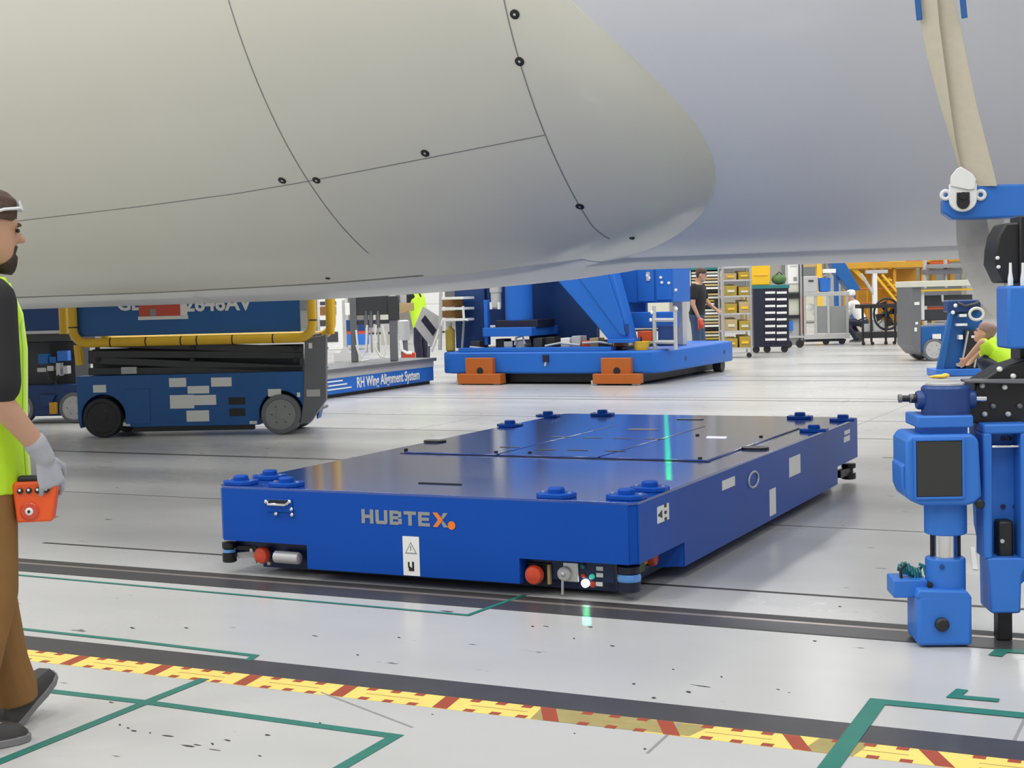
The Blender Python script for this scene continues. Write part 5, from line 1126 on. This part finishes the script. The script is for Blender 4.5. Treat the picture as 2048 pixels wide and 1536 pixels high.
St.box('back_panel', (1692, 538, 1834, 646), 1.0, 1.1, 'rust', ys, .01); 
for py in (578, 606): St.tube('guard_bar', [(1700, py), (1800, py-1)], -.05, .03, 'orange', ys)
for px in (1715, 1735, 1800, 1815): St.tube('guard_bar', [(px, 580), (px, 645)], .5, .035, 'rust', ys)
Rk = Fr(1800, 642, 26)
orr = Rk.thing('orange_gantry', 'long orange-red gantry beam with yellow sections along the far side', 'gantry')
for R_, m_ in [((1722, 515, 1776, 537), 'orangered'), ((1776, 512, 1812, 532), 'yellow'), ((1812, 512, 1842, 534), 'orangered'), ((1842, 508, 1930, 524), 'rust'), ((1860, 520, 1900, 528), 'orangered')]: Rk.box('gantry_section', R_, -.6, .6, m_, orr, .02)
for px in (1735, 1868, 1905): Rk.box('gantry_leg', (px-4, 530, px+4, 640), .2, .6, 'rust', orr, .01, z0=.004)
for k in range(6): Rk.box('gantry_lamp', (1728+16*k, 537, 1736+16*k, 541), -.65, -.3, 'yellow', orr, .006)
Tp = Fr(1751, 655, 26)
tp = Tp.thing('support_post', 'white T-shaped post in front of the yellow stairs', 'post'); Tp.box('post', (1747, 545, 1755, 640), -.3, -.1, 'white', tp, .01, z0=.004); Tp.box('post_head', (1733, 540, 1776, 547), -.3, -.1, 'lgrey', tp, .01); Tp.tube('diagonal_stay', [(1722, 548), (1748, 588)], -.25, .05, 'lgrey', tp)
Bs = Fr(1690, 662, 26)
bs = Bs.thing('blue_conveyor', 'dark blue sloping conveyor left of the yellow stairs', 'conveyor'); Bs.poly('sloped_beam', [(1662, 524), (1690, 524), (1722, 580), (1700, 582), (1672, 548)], 0, .6, 'lift', bs, .02); Bs.box('support_leg', (1704, 580, 1712, 662), .1, .4, 'lift', bs, .01, z0=.004); Bs.box('support_leg', (1672, 545, 1678, 662), .1, .4, 'lift', bs, .01, z0=.004)
Yp = Fr(1640, 664, 26)
yp = Yp.thing('yellow_hoist_post', 'yellow post with pale arm above the frame cart', 'post'); Yp.box('post', (1635, 515, 1645, 664), 0, .25, 'yellow', yp, .01, z0=.004); Yp.box('arm', (1645, 538, 1672, 546), .05, .2, 'white', yp, .01); Yp.box('panel', (1606, 527, 1634, 534), .05, .2, 'tan', yp, .01)
Rr = Fr(1910, 655, 26)
gr_ = Rr.thing('stacked_panels', 'grey sheet panels stacked on an orange rack behind the right lift', 'panels')
for i, (R_, m_) in enumerate([((1858, 528, 1925, 536), 'mesh'), ((1852, 538, 1925, 548), 'grey'), ((1850, 576, 1895, 596), 'grey'), ((1850, 604, 1895, 612), 'dgrey'), ((1850, 614, 1892, 632), 'orangered'), ((1855, 634, 1890, 640), 'dgrey')]): Rr.box('panel', R_, .1*i, .1*i+.6, m_, gr_, .01)
for px in (1852, 1893): Rr.box('rack_upright', (px-2, 520, px+2, 655), .3, .5, 'lgrey', gr_, .006, z0=.004)
# low row of far equipment along the back
for px, py, wd, h_, m_, lb in [(1400, 648, 1.2, 1.5, 'lgrey', 'grey crate far behind the slotted rack'), (1520, 646, 1.3, 1.2, 'tan', 'tan crate far behind the tool cabinet'), (1625, 646, 1.2, 1.6, 'cream', 'cream crate far behind the frame cart'),
                             (1815, 645, 1.0, .9, 'lgrey', 'low grey crate beyond the yellow stairs'), (1890, 645, 1.2, 1.3, 'grey', 'dark grey crate beyond the right lift')]:
    e_ = thing('far_crate', lb, 'crate', G(px, py), math.radians(26), 'crates along the far wall')
    MB().box(-wd/2, wd/2, 0, 1, .08, h_).build('crate_body', m_, e_, .02); MB().box(-wd/2-.03, wd/2+.03, -.03, 1.03, h_, h_+.05).build('crate_lid', 'lgrey', e_, .01)
    for sx_ in (-1, 1): MB().box(sx_*wd*.35-.06, sx_*wd*.35+.06, 0, 1, 0, .08).build('crate_runner', 'tan', e_, .004)
for px, py, wd, h_, m_, lb in [(665, 668, 1.2, 1.9, 'white', 'white cabinet behind the parts cabinet at left'), (760, 668, 1.2, 1.5, 'cream', 'cream cabinet behind the grey alignment post'), (860, 666, 1.2, 1.7, 'white', 'white cabinet behind the tilted sign board'),
                             (1010, 664, 1.5, 1.4, 'lgrey', 'pale grey cabinet behind the cradle column'), (1120, 664, 1.2, 1.2, 'white', 'low white cabinet behind the cradle brace'), (1300, 662, 1.4, 1.6, 'cream', 'cream cabinet behind the cradle equipment box')]:
    e_ = thing('far_cabinet', lb, 'cabinet', G(px, py), math.radians(26), 'cabinets behind the cradle')
    MB().box(-wd/2, wd/2, 0, .7, .06, h_).build('cabinet_body', m_, e_, .02)
    for k in range(3): MB().box(-wd/2+.04, wd/2-.04, -.02, .02, .1+(h_-.15)*k/3, .1+(h_-.15)*(k+.88)/3).build('drawer', ['lgrey', m_, 'white'][k], e_, .006)
    MB().box(-wd/2+.05, wd/2-.05, .05, .65, 0, .06).build('plinth', 'black', e_)

# ------------------------------------------------------------------ right-hand scissor lift and blue A-frame stand
D = Fr(1868, 722, 30)
rl = D.thing('scissor_lift', 'blue scissor lift with grey end plate behind the sling', 'scissor lift')
x_, z_ = D.p(1868, 700); wheel(rl, x_, .05, .20, .20, .14); wheel(rl, x_, .75, .20, .20, .14)
D.poly('end_plate', [(1823, 572), (1842, 566), (1842, 710), (1838, 706), (1824, 690)], 0, .8, 'grey', rl, .008)
for R_ in [(1829, 604, 1839, 610), (1829, 655, 1834, 663), (1831, 644, 1836, 649)]: D.box('sticker', R_, -.01, .002, 'paper', rl, 0)
D.poly('chassis', [(1842, 654), (1960, 648), (1960, 705), (1890, 705), (1888, 690), (1876, 676), (1862, 676), (1850, 690), (1846, 705), (1842, 700)], .02, .8, 'lift', rl, .01); D.box('sticker', (1865, 668, 1882, 678), .01, .022, 'paper', rl, 0)
D.box('platform_floor', (1824, 561, 1945, 573), -.05, .85, 'cream', rl, .008); D.box('platform_edge', (1842, 578, 1945, 582), .0, .05, 'yellow', rl, .004); D.box('lift_post', (1842, 574, 1849, 640), .1, .2, 'white', rl, .006); D.box('scissor_arm', (1846, 590, 1945, 610), .2, .3, 'dgrey', rl, .008); D.box('scissor_arm', (1846, 618, 1945, 640), .2, .3, 'dgrey', rl, .008)
D.tube('control_arm', [(1885, 590), (1885, 600), (1892, 612)], -.05, .02, 'lgrey', rl)
A2 = Fr(1920, 752, 24)
af = A2.thing('blue_stand', 'dark blue A-frame stand with a coiled hose ring', 'stand')
A2.poly('frame_leg', [(1900, 622), (1908, 622), (1888, 742), (1874, 742)], 0, .1, 'lift', af, .01); A2.poly('frame_web', [(1902, 622), (1965, 622), (1965, 738), (1882, 738)], .12, .2, 'lift', af, .01); A2.box('base_beam', (1872, 738, 1985, 752), -.06, .5, 'jack', af, .01, z0=.004)
A2.box('control_head', (1896, 600, 1962, 624), .0, .3, 'liftdark', af, .02); A2.box('black_panel', (1930, 660, 1956, 738), .02, .1, 'black', af, .01)
for (a, b) in [((1936, 662), (1922, 735)), ((1962, 662), (1948, 735))]: A2.tube('silver_strut', [a, b], .0, .018, 'chrome', af)
for R_ in [(1919, 628, 1934, 634), (1913, 647, 1935, 652), (1918, 670, 1926, 679), (1943, 671, 1951, 676), (1916, 727, 1928, 733)]: A2.box('white_fitting', R_, .0, .13, 'white', af, .004)
x_, z_ = A2.p(1953, 628, -.1); MB().tube([(x_+.10*math.cos(2*PI*k/20), -.1, z_+.085*math.sin(2*PI*k/20)) for k in range(20)], .022, 8, closed=True).build('hose_ring', 'cream', af)
A2.tube('cable', [(1916, 606), (1930, 612), (1950, 608), (1965, 600)], -.05, .02, 'dgrey', af)
for q in ((1911, 611), (1906, 625)): x_, z_ = A2.p(*q, -.02); MB().ell((x_, -.02, z_), .03, .02, .03, 10, 6).build('lamp_lens', 'white', af)
yr = Fr(1880, 757, 26); q = MB(); q.ell((0, 0, .045), .14, .10, .04); q.ell((.1, .02, .06), .08, .07, .05); q.ell((-.12, 0, .035), .10, .05, .03)
rag = remesh(q.build('yellow_rag', 'yellow', None), .02, 2); rag.location = yr.o; rag.scale = (.75, .75, .7); tag(rag, 'crumpled yellow rag on the floor beside the blue stand', 'rag')
